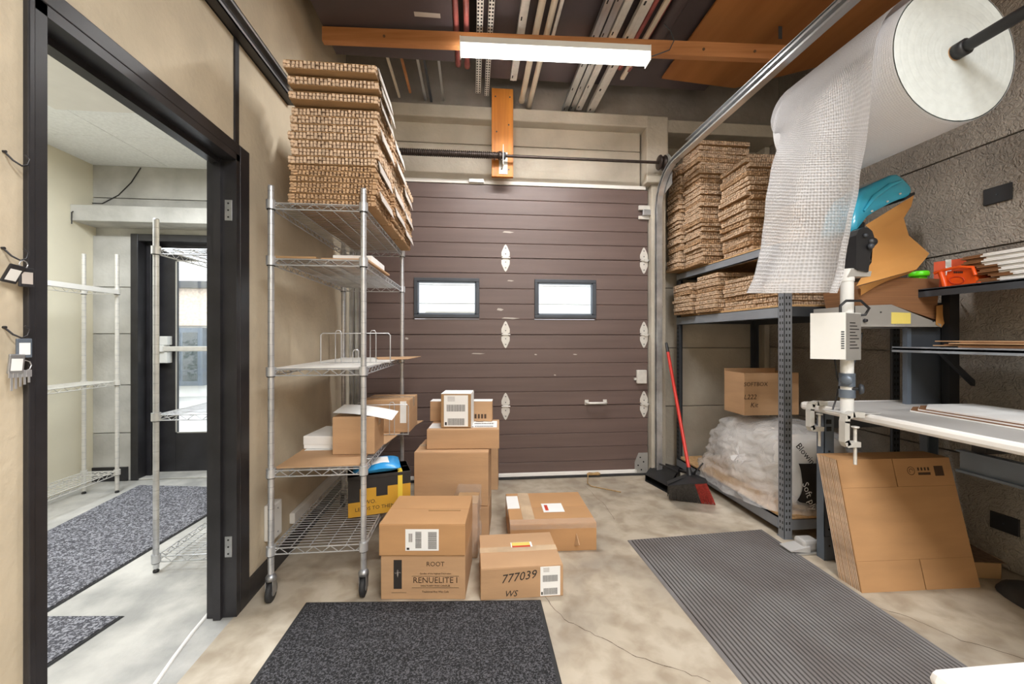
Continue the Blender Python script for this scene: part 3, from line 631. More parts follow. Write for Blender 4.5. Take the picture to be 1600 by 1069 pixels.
# ------------------------------------------------------------ wire shelving
def wire_shelf(name,x0,x1,y0,y1,levels,top,label,feet='caster',m=chrome,cross=.028,bottom=0.0):
    r=empty(name,((x0+x1)/2,(y0+y1)/2,0),label,'shelving')
    foot=.125 if feet=='caster' else bottom
    for (x,y) in ((x0,y0),(x1,y0),(x0,y1),(x1,y1)):
        def po(b):
            b.tube((x,y,foot),(x,y,top),.0135,m,12); b.lathe((x,y,top),[(.0135,0),(.012,.006),(.0,.008)],(0,0,1),m,12)
            z=foot+.05
            while z<top-.02: b.tube((x,y,z),(x,y,z+.002),.0140,chromed,10,cap=False); z+=.0254*2
        p=part('post',po,r)
        for z in levels: part('collar',lambda b:(b.tube((x,y,z-.03),(x,y,z+.012),.021,m,12),b.tube((x,y,z-.034),(x,y,z-.03),.018,blackm,12)),p)
        if feet=='caster':
            s=rnd.uniform(-.7,.7) if (x,y)!=(x1,y0) else 0
            ca=part('caster',lambda b:[b.lathe((x,y,.1),[(.0,.03),(.014,.03),(.024,.015),(.024,0),(.0,0)],(0,0,1),chromed,14),b.box((x-.017,y-.02,.035),(x-.014,y+.02,.1),chromed),b.box((x+.014,y-.02,.035),(x+.017,y+.02,.1),chromed)],r)
            def wh_(b):
                b.lathe((x-.012,y,.046),[(.0,0),(.036,0),(.046,.004),(.046,.02),(.036,.024),(.0,.024)],(1,0,0),rubber,20); b.lathe((x-.0135,y,.046),[(0,0),(.02,0),(.02,.002)],(1,0,0),chromed,12); b.lathe((x+.0125,y,.046),[(0,.001),(.02,.001),(.02,0)],(1,0,0),chromed,12)
            part('wheel',wh_,ca); 
        else: part('foot',lambda b:b.lathe((x,y,0),[(.0,0),(.014,0),(.014,.01),(.008,.014),(.008,bottom+.01)],(0,0,1),blackm,10),r)
    for z in levels:
        def shf(b):
            w=.0032; dz=.028
            for zz in (z,z-dz):
                for a,c in (((x0,y0),(x1,y0)),((x1,y0),(x1,y1)),((x1,y1),(x0,y1)),((x0,y1),(x0,y0))): b.tube((*a,zz),(*c,zz),w,m,6,cap=False)
            for a,c in (((x0,y0),(x1,y0)),((x1,y0),(x1,y1)),((x1,y1),(x0,y1)),((x0,y1),(x0,y0))):
                L=math.dist(a,c); n=max(4,int(L/.035)); P=[]
                for i in range(n+1):
                    t=i/n; P.append((a[0]+(c[0]-a[0])*t,a[1]+(c[1]-a[1])*t,z if i%2 else z-dz))
                b.path(P,.0024,m,4,cap=False)
            y=y0+cross
            while y<y1: b.tube((x0,y,z+.001),(x1,y,z+.001),.0018,m,4,cap=False); y+=cross
            for i in range(1,5):
                x=x0+(x1-x0)*i/5; b.tube((x,y0,z-.004),(x,y1,z-.004),.003,m,5,cap=False)
        part('wire_shelf',shf,r)
    return r
SX0,SX1,SY0,SY1=-.93,-.513,2.0,3.07
LV=[.245,.605,1.075,1.59,1.85]
wire_shelf('wire_shelving',SX0,SX1,SY0,SY1,LV,1.925,'tall chrome wire shelving on casters against the left wall loaded with cardboard dividers')
wire_shelf('wire_shelving',-1.645,-1.23,2.31,3.3,[.08,.82,1.69],1.84,'chrome wire shelving in the hall just beyond the doorway, standing before the glass door',feet='f',bottom=.02)
wire_shelf('wire_shelving',-3.04,-2.80,2.5,3.53,[.17,.88,1.60],1.88,'low chrome wire shelving against the cream hall wall',feet='f',bottom=.02,m=galvw)
# ------------------------------------------------------------ cardboard divider layers
def slab_mesh(w,d,h,seed,edge,rows=2,tooth=.017,thin=False):
    rr=random.Random(seed); b=MB(); z0=.0; rows_=rows
    b.box((-w/2+.012,-d/2+.012,.001),(w/2-.012,d/2-.012,h-.001),kcore)  # core coloured dark, painting the shade in the gaps between teeth
    b.box((-w/2+.002,-d/2+.002,h-.0025),(w/2-.002,d/2-.002,h),kraftd); b.box((-w/2+.002,-d/2+.002,0),(w/2-.002,d/2-.002,.002),kraftd)
    rh=(h-.005)/rows_
    for r_ in range(rows_):
        za=.003+r_*rh; zb=za+rh*.80
        for side in range(4):
            L=w if side in (0,2) else d; n=int(L/tooth)
            for i in range(n):
                a=-L/2+(i+.08)*L/n; st=(.5 if r_%2 else 0)*0+0; c=-L/2+(i+.08+rr.uniform(.55,.72))*L/n; o=rr.uniform(-.003,.005); zj=rr.uniform(-.0012,.0012)
                if side==0: b.box((a,-d/2-o,za+zj),(c,-d/2+.02,zb+zj),edge)
                elif side==2: b.box((a,d/2-.02,za),(c,d/2+o,zb),edge)
                elif side==1: b.box((w/2-.02,a,za+zj),(w/2+o,c,zb+zj),edge)
                else: b.box((-w/2-o,a,za+zj),(-w/2+.02,c,zb+zj),edge)
    return b
SL={}
ONES='first second third fourth fifth sixth seventh eighth ninth tenth eleventh twelfth thirteenth fourteenth fifteenth sixteenth seventeenth eighteenth nineteenth'.split()
def nth(k):
    if k==0: return 'topmost layer'
    k+=1
    w_=ONES[k-1] if k<20 else ('twentieth' if k==20 else 'twenty-'+ONES[k-21] if k<30 else 'thirtieth' if k==30 else 'thirty-'+ONES[k-31])
    return w_+' layer down'
def slab(w,d,h,edge,rows,x,y,z,rz,label,group,var=0):
    key=(w,d,h,edge.name,rows,var)
    if key not in SL:
        o=slab_mesh(w,d,h,hash(key[:3])%99+var,edge,rows).build('cardboard_divider_layer',None,local=True); SL[key]=o.data
    else:
        o=bpy.data.objects.new('cardboard_divider_layer',SL[key]); COL.objects.link(o)
    o.location=(x,y,z); o.rotation_euler=(0,0,rz); tag(o,label,'cardboard',group); return o
# left stack: 3 columns on top shelf
W_=.40; D_=.325
cols=[(-.675,SY0+.024+D_/2,2.47,'front column of cardboard dividers atop the wire shelving','front'),(-.665,SY0+.036+D_*1.5,2.41,'','middle'),(-.66,SY0+.046+D_*2.5,2.27,'','rear')]
for ci,(cx,cy,zt,_,nm) in enumerate(cols):
    z=LV[4]+.004; hs=[]
    while z<zt-.02:
        h=.026 if len(hs)<7 else .037
        hs.append((z,h)); z+=h+.0015
        if ci==0 and z>2.30: z+=.010
    n=len(hs)
    for i,(z,h) in enumerate(hs):
        top=n-1-i; oy=0
        if ci==0 and top<3: oy=(-.115,-.075,-.045)[top]
        jx=rnd.uniform(-.010,.010); jy=rnd.uniform(-.006,.004)
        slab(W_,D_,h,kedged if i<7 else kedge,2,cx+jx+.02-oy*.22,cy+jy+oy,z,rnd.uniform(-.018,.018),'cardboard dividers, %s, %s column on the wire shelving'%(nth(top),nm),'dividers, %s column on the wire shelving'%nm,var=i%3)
        if (ci==0 and top in (0,1,2,5,9,14)) or (ci==1 and top in (1,4,8,12,16)) or (ci==2 and top in (2,6,10)):
            xr=cx+jx+W_/2+.026-oy*.22; y0=cy-D_/2+oy+.02; zt_=z+h
            def cv(b):
                b.prism([(xr,y0,zt_+.001),(xr+.004,y0,zt_+.001),(xr+.016,y0,z-.022),(xr+.012,y0,z-.022)],(0,D_-.03,0),kflap)
            o=part('cover_flap',cv,None,label='grey cardboard flap on the right side of the %s, %s column, wire shelving'%(nth(top),nm),cat='cardboard flap'); o['group']='grey cardboard flaps on the left divider stacks'
# ------------------------------------------------------------ things on the wire shelves
def sheet(name,poly,z,th,m,label,cat='cardboard sheet',curl=0):
    b=MB(); b.prism([Vector((p[0],p[1],z+(curl if i in (2,) else 0))) for i,p in enumerate(poly)],(0,0,th),m); return b.build(name,label=label,cat=cat)
sheet('cardboard_sheet',[(-.92,2.02),(-.53,2.03),(-.5,2.5),(-.5,3.05),(-.92,3.05)],LV[2]+.004,.004,white,'pale worn cardboard sheet lining the middle wire shelf')
sheet('cardboard_sheet',[(-.6,2.7),(-.42,2.72),(-.38,3.1),(-.7,3.02)],LV[2]+.0095,.003,kraft,'torn brown cardboard corner sticking out at the right of the middle wire shelf')
sheet('cardboard_sheet',[(-.92,2.02),(-.54,2.03),(-.55,2.4),(-.92,2.4)],LV[1]+.004,.006,kraft,'brown cardboard sheet at the front of the lower wire shelf')
sheet('cardboard_sheet',[(-.85,2.42),(-.5,2.42),(-.44,2.85),(-.85,2.85)],LV[1]+.004,.004,kraft,'brown cardboard sheet at the middle of the lower wire shelf')
sheet('cardboard_sheet',[(-.7,2.86),(-.42,2.84),(-.36,3.08),(-.7,3.05)],LV[1]+.004,.005,kraft,'cardboard sheet jutting out at the back of the lower wire shelf')
sheet('cardboard_sheet',[(-.93,2.0),(-.73,2.0),(-.75,2.5),(-.93,2.5)],LV[3]+.004,.01,kraftd,'folded brown cardboard on the left of the second highest wire shelf')
sheet('cardboard_sheet',[(-.715,2.02),(-.5,2.02),(-.49,2.5),(-.7,2.5)],LV[3]+.004,.008,kraft,'crumpled kraft sheet under the white box on the second highest wire shelf')
def mbox(name,x,y,z,w,d,h,rz,label,cat,body=paper,topm=None,lid=True):
    r=empty(name,(x,y,z),label,cat,rz=rz)
    part('base',lambda b:b.bbox((-w/2+.002,-d/2+.002,0),(w/2-.002,d/2-.002,h*.62),body,.003),r,True)
    part('lid',lambda b:b.bbox((-w/2,-d/2,h*.3),(w/2,d/2,h),body if topm is None else topm,.004),r,True); return r
mbox('white_box',-.62,2.35,LV[3]+.013,.2,.3,.05,0,'small white cardboard box on the second highest wire shelf','box')
sheet('paper_sheet',[(-.9,2.3),(-.6,2.3),(-.58,2.6),(-.88,2.6)],LV[1]+.0115,.002,paper,'white paper sheet beneath the white boxes on the lower wire shelf','paper')
mbox('white_box',-.8,2.44,LV[1]+.015,.2,.26,.07,-.12,'front white flat box on the lower wire shelf','box')
mbox('white_box',-.7,2.72,LV[1]+.010,.2,.2,.08,-.1,'rear white flat box on the lower wire shelf','box')
# ---- cartons
def carton(x,y,z,w,d,h,rz,label,m=kraft,tp=tape,seam='x',extra=None,name='carton',tapew=.05):
    r=empty(name,(x,y,z),label,'box',rz=rz)
    part('body',lambda b:b.bbox((-w/2,-d/2,0),(w/2,d/2,h-.003),m,.003),r,True)
    for s in (-1,1):
        if seam=='x': part('flap',lambda b:b.bbox((-w/2+.001,min(0,s*d/2)+(.0012),h-.004),(w/2-.001,max(0,s*d/2)-.0012,h),m,.0012),r,True)
        else: part('flap',lambda b:b.bbox((min(0,s*w/2)+.0012,-d/2+.001,h-.004),(max(0,s*w/2)-.0012,d/2-.001,h),m,.0012),r,True)
    if tp:
        def tf(b):
            if seam=='x': b.box((-w/2-.0006,-tapew/2,h+.0001),(w/2+.0006,tapew/2,h+.0007),tp); b.box((-w/2-.0007,-tapew/2,h-.06),(-w/2-.0001,tapew/2,h),tp); b.box((w/2+.0001,-tapew/2,h-.06),(w/2+.0007,tapew/2,h),tp)
            else: b.box((-tapew/2,-d/2-.0006,h+.0001),(tapew/2,d/2+.0006,h+.0007),tp); b.box((-tapew/2,-d/2-.0007,h-.06),(tapew/2,-d/2-.0001,h),tp)
        part('tape',tf,r,True)
    if extra: extra(r,w,d,h)
    return r
def shiplabel(r,x,y,z,w,h,plane='f',bars=True,rot=0,seed=1):
    # white label w/ bars ; plane f: on front face (y const), t: on top (z const)
    rr=random.Random(seed)
    def P(u,v,o):
        c,s=math.cos(rot),math.sin(rot); u2,v2=u*c-v*s,u*s+v*c
        return Vector((x+u2,y-o,z+v2)) if plane=='f' else Vector((x+u2,y+v2,z+o))
    def rect(b,u0,v0,u1,v1,o,m):
        ps=[P(u0,v0,0.0002),P(u1,v0,0.0002),P(u1,v1,0.0002),P(u0,v1,0.0002)]; n=(P(0,0,1)-P(0,0,0))*o
        b.prism(ps,n,m)
    L=part('shipping_label',lambda b:rect(b,-w/2,-h/2,w/2,h/2,.0006,paper),r,True,label='white printed shipping label')
    if bars:
        def bb(b):
            horizontal=w>h*1.2
            for blk in range(2):
                if horizontal: u0,u1,v0,v1=((-.2*w,-.02*w,-.38*h,.38*h),(.18*w,.44*w,-.42*h,.38*h))[blk]
                else: u0,u1,v0,v1=((-.38*w,.38*w,-.02*h,.2*h),(-.34*w,.36*w,-.46*h,-.24*h))[blk]
                t=0
                while t<1:
                    k=rr.uniform(.02,.05)
                    if horizontal: rect(b,u0,v0+(v1-v0)*t,u1,v0+(v1-v0)*min(1,t+k*.6),.0009,ink)
                    else: rect(b,u0+(u1-u0)*t,v0,u0+(u1-u0)*min(1,t+k*.6),v1,.0009,ink)
                    t+=k*1.1
            for i in range(4):
                if horizontal: rect(b,-.4*w+i*.03*w,-.1*h,-.385*w+i*.03*w,.3*h,.0009,inkb)
                else: rect(b,-.35*w,.44*h-i*.04*h,-.05*w,.45*h-i*.04*h,.0009,inkb)
            rect(b,-.46*w,-.46*h,-.38*w,-.36*h,.0009,ink)
        part('barcode_print',bb,r,True,kind='stuff')
    return L
def C(frontL,frontR,t0,zb,zt,depth,label,**k):
    """carton from front face pixel x range at forward distance t0"""
    a=pT(frontL,529,t0); b_=pT(frontR,529,t0); w=(b_-a).length; rz=math.atan2(b_.y-a.y,b_.x-a.x)+k.pop('drz',0)
    c=(a+b_)/2; nrm=Vector((-math.sin(rz),math.cos(rz),0)); c=c+nrm*depth/2
    return carton(c.x,c.y,zb,w,depth,zt-zb,rz,label,**k),w
# root cartons (bottom then top)
def ex_root(r,w,d,h):
    y=-d/2-.0008
    part('print_panel',lambda b:b.prism([(-w/2+.06,y,.05),(-w/2+.098,y,.05),(-w/2+.098,y,.185),(-w/2+.06,y,.185)],(0,.0006,0),ink),r,True,label='black arched print with a pale cross')
    def cross(b):
        x=-w/2+.079; yy=y-.0004
        for a in range(4):
            t=a*math.pi/2; b.path([(x,yy,.125),(x+.010*math.cos(t)+.003*math.sin(t),yy,.125+.010*math.sin(t)+.003*math.cos(t)),(x+.014*math.cos(t),yy,.125+.014*math.sin(t)),(x+.010*math.cos(t)-.003*math.sin(t),yy,.125+.010*math.sin(t)-.003*math.cos(t)),(x,yy,.125)],.0007,kflap,4)
        b.tube((x,yy,.105),(x,yy,.125),.0007,kflap,4)
    part('cross_print',cross,r,True)
    part('rule_lines',lambda b:[b.box((-w/2+.145,y,zz),(w/2-.03,y+.0005,zz+.0015),ink) for zz in (.108,.054)]+[b.box((-w/2+.05,y,.032),(-w/2+.12,y+.0005,.0332),ink)],r,True)
    for body,zz,sz in (('ROOT',.156,.03),('Candles of the Highest Distinction',.118,.0105),('RENUELITE I',.078,.0385),('SANCTUARY WAX CANDLES',.061,.0105),('Traditional Fine Wax Cells',.033,.0115)):
        text(body,((w/2-.03-w/2+.145)/2,y,zz),sz,inkb,r,align='CENTER',world=False)
C(595,727,1.914,0,.206,.335,'lower brown carton printed RENUELITE I standing on the concrete floor',tp=None,extra=ex_root)
def ex_top(r,w,d,h):
    shiplabel(r,-.0+.0,-d/2,h*.5,.155,.1,seed=4); part('flap_edge',lambda b:b.box((w/2-.2,-.03,h),(w/2-.04,-.024,h+.004),kraftd),r,True)
C(592,727,1.905,.209,.357,.345,'upper brown carton with a white shipping label resting on the RENUELITE I carton',tp=None,extra=ex_top,m=kraftflat)
def ex_777(r,w,d,h):
    y=-d/2-.0008
    shiplabel(r,w/2-.062,-d/2,h*.5,.095,.138,seed=9)
    text('777039',(-w/2+.095,y,.075),.056,ink,r,rot=(math.pi/2,math.radians(-6),0),world=False,shear=.3); text('WS',(-w/2+.11,y,.012),.04,ink,r,world=False,shear=.3)
    shiplabel(r,.02,.04,h,.11,.05,'t',bars=False)
    part('yellow_sticker',lambda b:b.box((-.03,.03,h+.0009),(.065,.062,h+.0016),yellab),r,True); part('red_sticker',lambda b:b.box((-.03,.014,h+.0009),(.065,.029,h+.0016),redlab),r,True)
a=fl(751,939); c=fl(880,931); rz=math.atan2(c.y-a.y,c.x-a.x); ww=(c-a).length; cc=(a+c)/2+Vector((-math.sin(rz),math.cos(rz),0))*.165
carton(cc.x,cc.y,0,ww,.33,.148,rz,'brown carton marked 777039 lying in front of the other cartons',extra=ex_777)
def ex_tap(r,w,d,h):
    part('shiny_tape',lambda b:[b.box((-w/2-.001,-d/2-.001,h-.03),(w/2+.001,-d/2+.06,h+.0018),wrapf),b.box((-w/2-.001,-d/2+.22,h-.05),(-w/2+.075,d/2-.05,h+.0015),paper)],r,True)
    part('tape',lambda b:b.box((-.17,-d/2+.06,h+.0002),(-.10,d/2,h+.0014),tape),r,True)
    shiplabel(r,.03,-.02,h+.002,.13,.13,'t',bars=False); part('red_sticker',lambda b:b.box((-.02,-.06,h+.003),(.0,.02,h+.0035),redlab),r,True)
    part('torn_flap',lambda b:b.prism([(w/2-.13,-d/2-.002,.03),(w/2-.11,-d/2-.035,.05),(w/2-.12,-d/2-.002,.10)],(.004,0,0),kraft),r,True)
a=fl(766,880); c=fl(901,866)
carton(.47,2.545,0,.50,.47,.16,-.03,'wide wet-looking taped carton with a white and red label on the floor',extra=ex_tap,tp=None,m=kraftflat)
# back group
C(716,764,2.505,0,.193,.3,'narrow brown carton on the floor under the large plain carton',tp=None)
bb,w_=C(647,763,2.5,.197,.525,.33,'large plain brown carton in the middle of the pile',tp=tape,drz=.0)
C(662,778,3.30,0,.335,.16,'brown carton against the overhead door behind the large plain carton',tp=None)
def ex_flat(r,w,d,h):
    shiplabel(r,w/2-.1,.0,h,.17,.2,'t',bars=True,seed=12); shiplabel(r,-w/2+.045,-.04,h,.08,.15,'t',bars=False)
C(667,780,2.565,.528,.650,.31,'low flat carton with white labels lying across the large plain carton',extra=ex_flat,tp=None,drz=.03)
def ex_wht(r,w,d,h):
    shiplabel(r,0,-d/2-.001,h*.5,w*.8,h*.92,seed=20); part('white_tape',lambda b:b.box((w/2,-d/2,0.004),(w/2+.001,d/2,h-.004),paper),r,True); part('white_tape',lambda b:b.box((-w/2,-d/2,h),(w/2,d/2,h+.001),paper),r,True)
C(689,736,2.6,.653,.868,.18,'upright carton covered by a big white barcode label on top of the pile',tp=None,extra=ex_wht,m=kraftd)
def ex_bk(r,w,d,h):
    part('white_tape',lambda b:b.box((-w/2,-d/2,h),(w/2,d/2,h+.001),paper),r,True)
    text('MIXED\nCARE',(.07,-d/2-.0008,.04),.03,inkb,r,world=False) if False else part('print_block',lambda b:[b.box((.07+i*.022,-d/2-.0006,.02),(.07+i*.022+.014,-d/2,.05),inkb) for i in range(5)],r,True)
C(672,769,2.8,.653,.79,.1,'brown carton with a white taped top behind the upright labelled carton',tp=None,extra=ex_bk)
# clear wrapped carton next to root
def ex_wr(r,w,d,h):
    def wr_(b):
        def f(u,v):
            a=u*math.pi*2; x=(w/2+.008)*max(-1,min(1,1.4*math.cos(a))); y=(d/2+.008)*max(-1,min(1,1.4*math.sin(a))); p=Vector((x,y,.01+v*(h+.04))); return p+Vector((1,1,.3))*.012*noise.noise(p*14)
        b.grid(f,40,20,wrapf)
    part('plastic_wrap',wr_,r,True)
    part('spacer',lambda b:b.bbox((-w/2,-d/2,h),(w/2,d/2,h+.005),kraftd,.001),r,True)
C(712,746,2.275,0,.30,.16,'narrow carton wrapped in clear film squeezed behind the RENUELITE I cartons',tp=None,extra=ex_wr)
# shelf cartons
def ex_sh(r,w,d,h): shiplabel(r,w/2-.04,-d/2,h*.62,.04,.14,bars=False)
carton(-.545,2.83,LV[1]+.010,.3,.26,.21,-.06,'brown carton with clear tape at the back of the lower wire shelf',extra=ex_sh,tp=tape)
q=carton(-.612,2.30,LV[1]+.0115,.215,.2,.195,-.03,'small brown carton under a white paper on the lower wire shelf')
def pp(b):
    b.grid(lambda u,v:Vector((-.72+.30*u,2.2+.2*v,LV[1]+.222-.03*u*u*1.2+.008*(1-u)+.012*v)),8,4,paper)
o=part('paper_sheet',pp,None,label='white paper draped over the small carton on the lower wire shelf',cat='paper')
# yellow box + blue bag on bottom shelf
def ex_y(r,w,d,h):
    y=-d/2-.0008
    part('black_band',lambda b:[b.box((-w/2,y,h-.07),(w/2,y+.0006,h),ink),b.box((-.02,y,h-.12),(.04,y+.0006,h-.07),ink),b.box((-w/2,y,.08),(-w/2+.06,y+.0006,h-.07),ink)],r,True)
    text('TWO.',(-.1,y,.065),.03,ink,r,world=False); text('LEADS TO THEME',(-.13,y,.03),.028,ink,r,world=False)
    part('lid_rim',lambda b:b.bbox((-w/2-.003,-d/2-.003,h-.02),(w/2+.003,d/2+.003,h),ink,.003),r,True)
    part('yellow_strap',lambda b:[b.box((w/2-.07,y-.001,.03),(w/2-.045,y,h+.004),yellow),b.box((w/2-.07,-d/2,h+.001),(w/2-.045,d/2,h+.004),yellow)],r,True)
a=pT(548,529,2.14); c=pT(640,529,2.52); rz=math.atan2(c.y-a.y,c.x-a.x); ww=(c-a).length*.72
cx_=a+(c-a)*.36+Vector((-math.sin(rz),math.cos(rz),0))*.08
carton(-.535,2.42,LV[0]+.006,.33,.20,.22,.28,'yellow and black printed carton tied with a yellow strap on the bottom wire shelf',m=yellowc,tp=None,extra=ex_y,name='yellow_carton')
def pillow(b,x,y,z,w,d,h,rz,m,amp=.01,fr=9,n=14):
    c,s=math.cos(rz),math.sin(rz)
    for sg in (1,-1):
        def f(u,v):
            a=2*u-1; e=2*v-1; p=h/2*((1-a**4)*(1-e**4))**.6; X,Y=a*w/2,e*d/2
            P=Vector((x+X*c-Y*s,y+X*s+Y*c,z+h/2+sg*p)); return P+Vector((0,0,1))*amp*noise.noise(P*fr)*(1 if sg>0 else .2)
        b.grid(f,n,n,m)
bg_=empty('blue_package',(-.54,2.39,LV[0]+.23),'bright blue plastic package with a white label on top of the yellow carton','package')
part('pouch',lambda b:pillow(b,-.54,2.39,LV[0]+.232,.25,.2,.055,.25,bluep),bg_)
part('white_label',lambda b:pillow(b,-.55,2.38,LV[0]+.27,.17,.13,.022,.25,paper,.004),bg_)
# wire dividers (basket ends)
def wdiv(x0,x1,y,z,h,lab):
    r=empty('wire_divider',((x0+x1)/2,y,z),lab,'wire rack')
    part('outer_wire',lambda b:b.path([(x0,y,z),(x0,y,z+h-.01),(x0+.01,y,z+h),(x1-.01,y,z+h),(x1,y,z+h-.01),(x1,y,z)],.003,chrome,6),r)
    part('base_wire',lambda b:b.tube((x0,y,z+.004),(x1,y,z+.004),.003,chrome,6),r)
    n=3
    for i in range(n):
        xm=x0+(x1-x0)*(i+1)/(n+1); hh=h+.015 if i!=1 else h*.45
        part('inner_loop',lambda b:b.path([(xm-.015,y,z),(xm-.015,y,z+hh-.012),(xm-.008,y,z+hh),(xm+.008,y,z+hh),(xm+.015,y,z+hh-.012),(xm+.015,y,z)],.0025,chrome,6),r)
wdiv(-.80,-.44,2.26,LV[2]+.013,.16,'chrome wire divider standing on the middle wire shelf')
wdiv(-.80,-.40,2.62,LV[1]+.011,.19,'chrome wire divider behind the cartons on the lower wire shelf')
# ------------------------------------------------------------ pallet rack at right
RX0,RX1,RY0,RY1=1.885,2.66,2.315,3.63
rk=empty('storage_rack',(2.2,2.85,0),'grey slotted steel storage rack in the right back corner loaded with cardboard dividers','rack')
def slotpost(x,y,z1,sx=1,sy=1,m=gsteel,w=.048,z0=0):
    def f(b):
        b.box((x,y,z0),(x+sx*w,y+sy*.0025,z1),m); b.box((x,y,z0),(x+sx*.0025,y+sy*w,z1),m)
        b.box((x+sx*w,y,z0),(x+sx*(w+.002),y+sy*.012,z1),m); b.box((x,y+sy*w,z0),(x+sx*.012,y+sy*(w+.002),z1),m)
        b.box((x-sx*.004,y-sy*.004,z0),(x+sx*(w+.01),y+sy*(w+.01),z0+.004),m)
    def g(b):
        z=z0+.05
        while z<z1-.03:
            for o in (.014,.034): b.box((x+sx*(o-.004),y-sy*.0006,z),(x+sx*(o+.004),y-sy*.0001,z+.016),hole); b.box((x-sx*.0006,y+sy*(o-.004),z),(x-sx*.0001,y+sy*(o+.004),z+.016),hole)
            z+=.0381
    return f,g
for (x,y,sx,sy,z1,mm_) in ((RX0,RY0,1,1,1.56,gsteel),(RX0,RY1,1,-1,1.81,dsteel),(RX1,RY0,-1,1,1.76,dsteel),(RX1,RY1,-1,-1,1.76,dsteel)):
    f,g=slotpost(x,y,z1,sx,sy,mm_); p=part('post',f,rk); part('slots',g,p,kind='stuff')
for z,t in ((1.755,.055),(1.345,.07),(.045,.07)):
    mm_=beamm if z>1 else gsteel
    part('beam',lambda b:[b.box((RX0-.003,RY0+.05,z),(RX0+.012,RY1-.002,z+t),mm_),b.box((RX0-.003,RY0+.05,z+t-.004),(RX0+.035,RY1-.002,z+t),mm_),b.box((RX0-.003,RY0+.05,z),(RX0+.03,RY1,z+.004),mm_)],rk)
    part('beam',lambda b:b.box((RX1-.012,RY0+.05,z),(RX1+.003,RY1,z+t),dsteel),rk)
    part('cross_beam',lambda b:b.box((RX0+.05,RY0,z+.01),(RX1-.05,RY0+.004,z+t),dsteel if z>1 else gsteel),rk)
    part('cross_beam',lambda b:b.box((RX0+.05,RY1-.004,z+.01),(RX1-.05,RY1,z+t),dsteel),rk)
    part('deck_board',lambda b:b.bbox((RX0+.012,RY0+.01,z+t),(RX1-.01,RY1-.005,z+t+.014),particle,.002),rk)
Z_up=1.826; Z_lo=1.431; Z_bt=.13
# divider layers on the rack
def pile(cx,cy,z0,z1,w,d,place,grp,tilt=0.,jit=.02,rot=0):
    z=z0; i=0; hs=[]
    while z<z1-.01:
        h=.034 if i%3 else .026
        hs.append((z,h)); z+=h+.002; i+=1
    for i,(z,h) in enumerate(hs):
        slab(w,d,h,kedge if (i*7+int(cx*10))%5 else kedged,2,cx+rnd.uniform(-jit,jit),cy+rnd.uniform(-jit,jit),z,rot+rnd.uniform(-.06,.06),
             'cardboard dividers, %s, %s'%(nth(len(hs)-1-i),place),grp,var=i%3)
pile(2.01,3.53,Z_up,2.74,.42,.22,'rear column of the upper rack shelf','dividers, rear column, upper rack shelf',jit=.015)
pile(2.05,3.27,Z_up,2.83,.44,.25,'second column from the back of the upper rack shelf','dividers, second column, upper rack shelf',jit=.02)
pile(2.19,2.93,Z_up,2.56,.42,.33,'third column from the back of the upper rack shelf','dividers, third column, upper rack shelf',jit=.02)
pile(2.27,2.54,Z_up,2.10,.42,.34,'front column of the upper rack shelf','dividers, front column, upper rack shelf',jit=.012)
pile(2.01,3.42,Z_lo,1.69,.38,.28,'rear column of the lower rack shelf','dividers, rear column, lower rack shelf',jit=.012)
pile(2.05,3.12,Z_lo,1.73,.38,.28,'second column of the lower rack shelf','dividers, second column, lower rack shelf',jit=.012)
pile(2.12,2.80,Z_lo,1.66,.40,.32,'third column of the lower rack shelf','dividers, third column, lower rack shelf',jit=.012)
pile(2.15,2.52,Z_lo,1.60,.42,.28,'front column of the lower rack shelf','dividers, front column, lower rack shelf',jit=.01)
# bagged insulation + open box on the bottom deck
def lump(b,c,s,m,amp=.05,fr=4,n=28,flat=.2,seed=0):
    c=Vector(c)
    def f(u,v):
        a=u*2*math.pi; e=(v-.5)*math.pi; ce=abs(math.cos(e))**.5; x=ce*(abs(math.cos(a))**.7)*math.copysign(1,math.cos(a)); y=ce*(abs(math.sin(a))**.7)*math.copysign(1,math.sin(a)); z=math.copysign(abs(math.sin(e))**.7,math.sin(e))
        p=Vector((x*s[0],y*s[1],z*s[2])); nz_=noise.noise(p*fr+Vector((seed,0,0)))+.5*noise.noise(p*fr*2.3+Vector((seed,3,0))); p*=1+amp*nz_*2
        q=c+p; q.z=max(q.z,Z_bt); return q
    b.grid(f,n,n//2,m)
ib=empty('plastic_wrapped_bag',(2.2,2.85,Z_bt),'bulky white bag under clear crinkled plastic on the rack bottom shelf','bag')
part('bag_body',lambda b:lump(b,(2.27,2.84,.33),(.27,.44,.27),bagwhite,.09,3,40),ib)
def clear(b):
    def f(u,v):
        a=u*2*math.pi; t=v; r0=.33+.17*(1-t)**1.2; ry=.42+.14*(1-t)**1.2
        z=Z_bt+.006+.50*t; sq=(abs(math.cos(a))**.75)*math.copysign(1,math.cos(a)); sr=(abs(math.sin(a))**.75)*math.copysign(1,math.sin(a))
        cl=(1-t**12*.95)
        p=Vector((2.27+r0*sq*cl,2.84+ry*sr*cl,z)); d=.04*noise.noise(p*5)+.035*noise.noise(Vector((p.x*9,p.y*9,p.z*22)))+.022*noise.noise(p*33); q=p+Vector((sq,sr,.3))*d
        q.x=min(q.x,2.7); q.z=max(q.z,Z_bt+.004)
        if q.z>.652: q.z=.652
        return q
    b.grid(f,110,50,bagclear)
part('plastic_cover',clear,ib)
def knot(b):
    rr=random.Random(4)
    for i in range(26):
        c0=Vector((1.80,2.62,.43)); d=Vector((rr.uniform(-1,.3),rr.uniform(-1,1),rr.uniform(-1,1))).normalized(); e=d.orthogonal().normalized()*.012
        b.add([c0-e*.4,c0+e*.4,c0+d*.06+e,c0+d*.05-e],[(0,1,2,3)],bagclear)
part('plastic_knot',knot,ib)
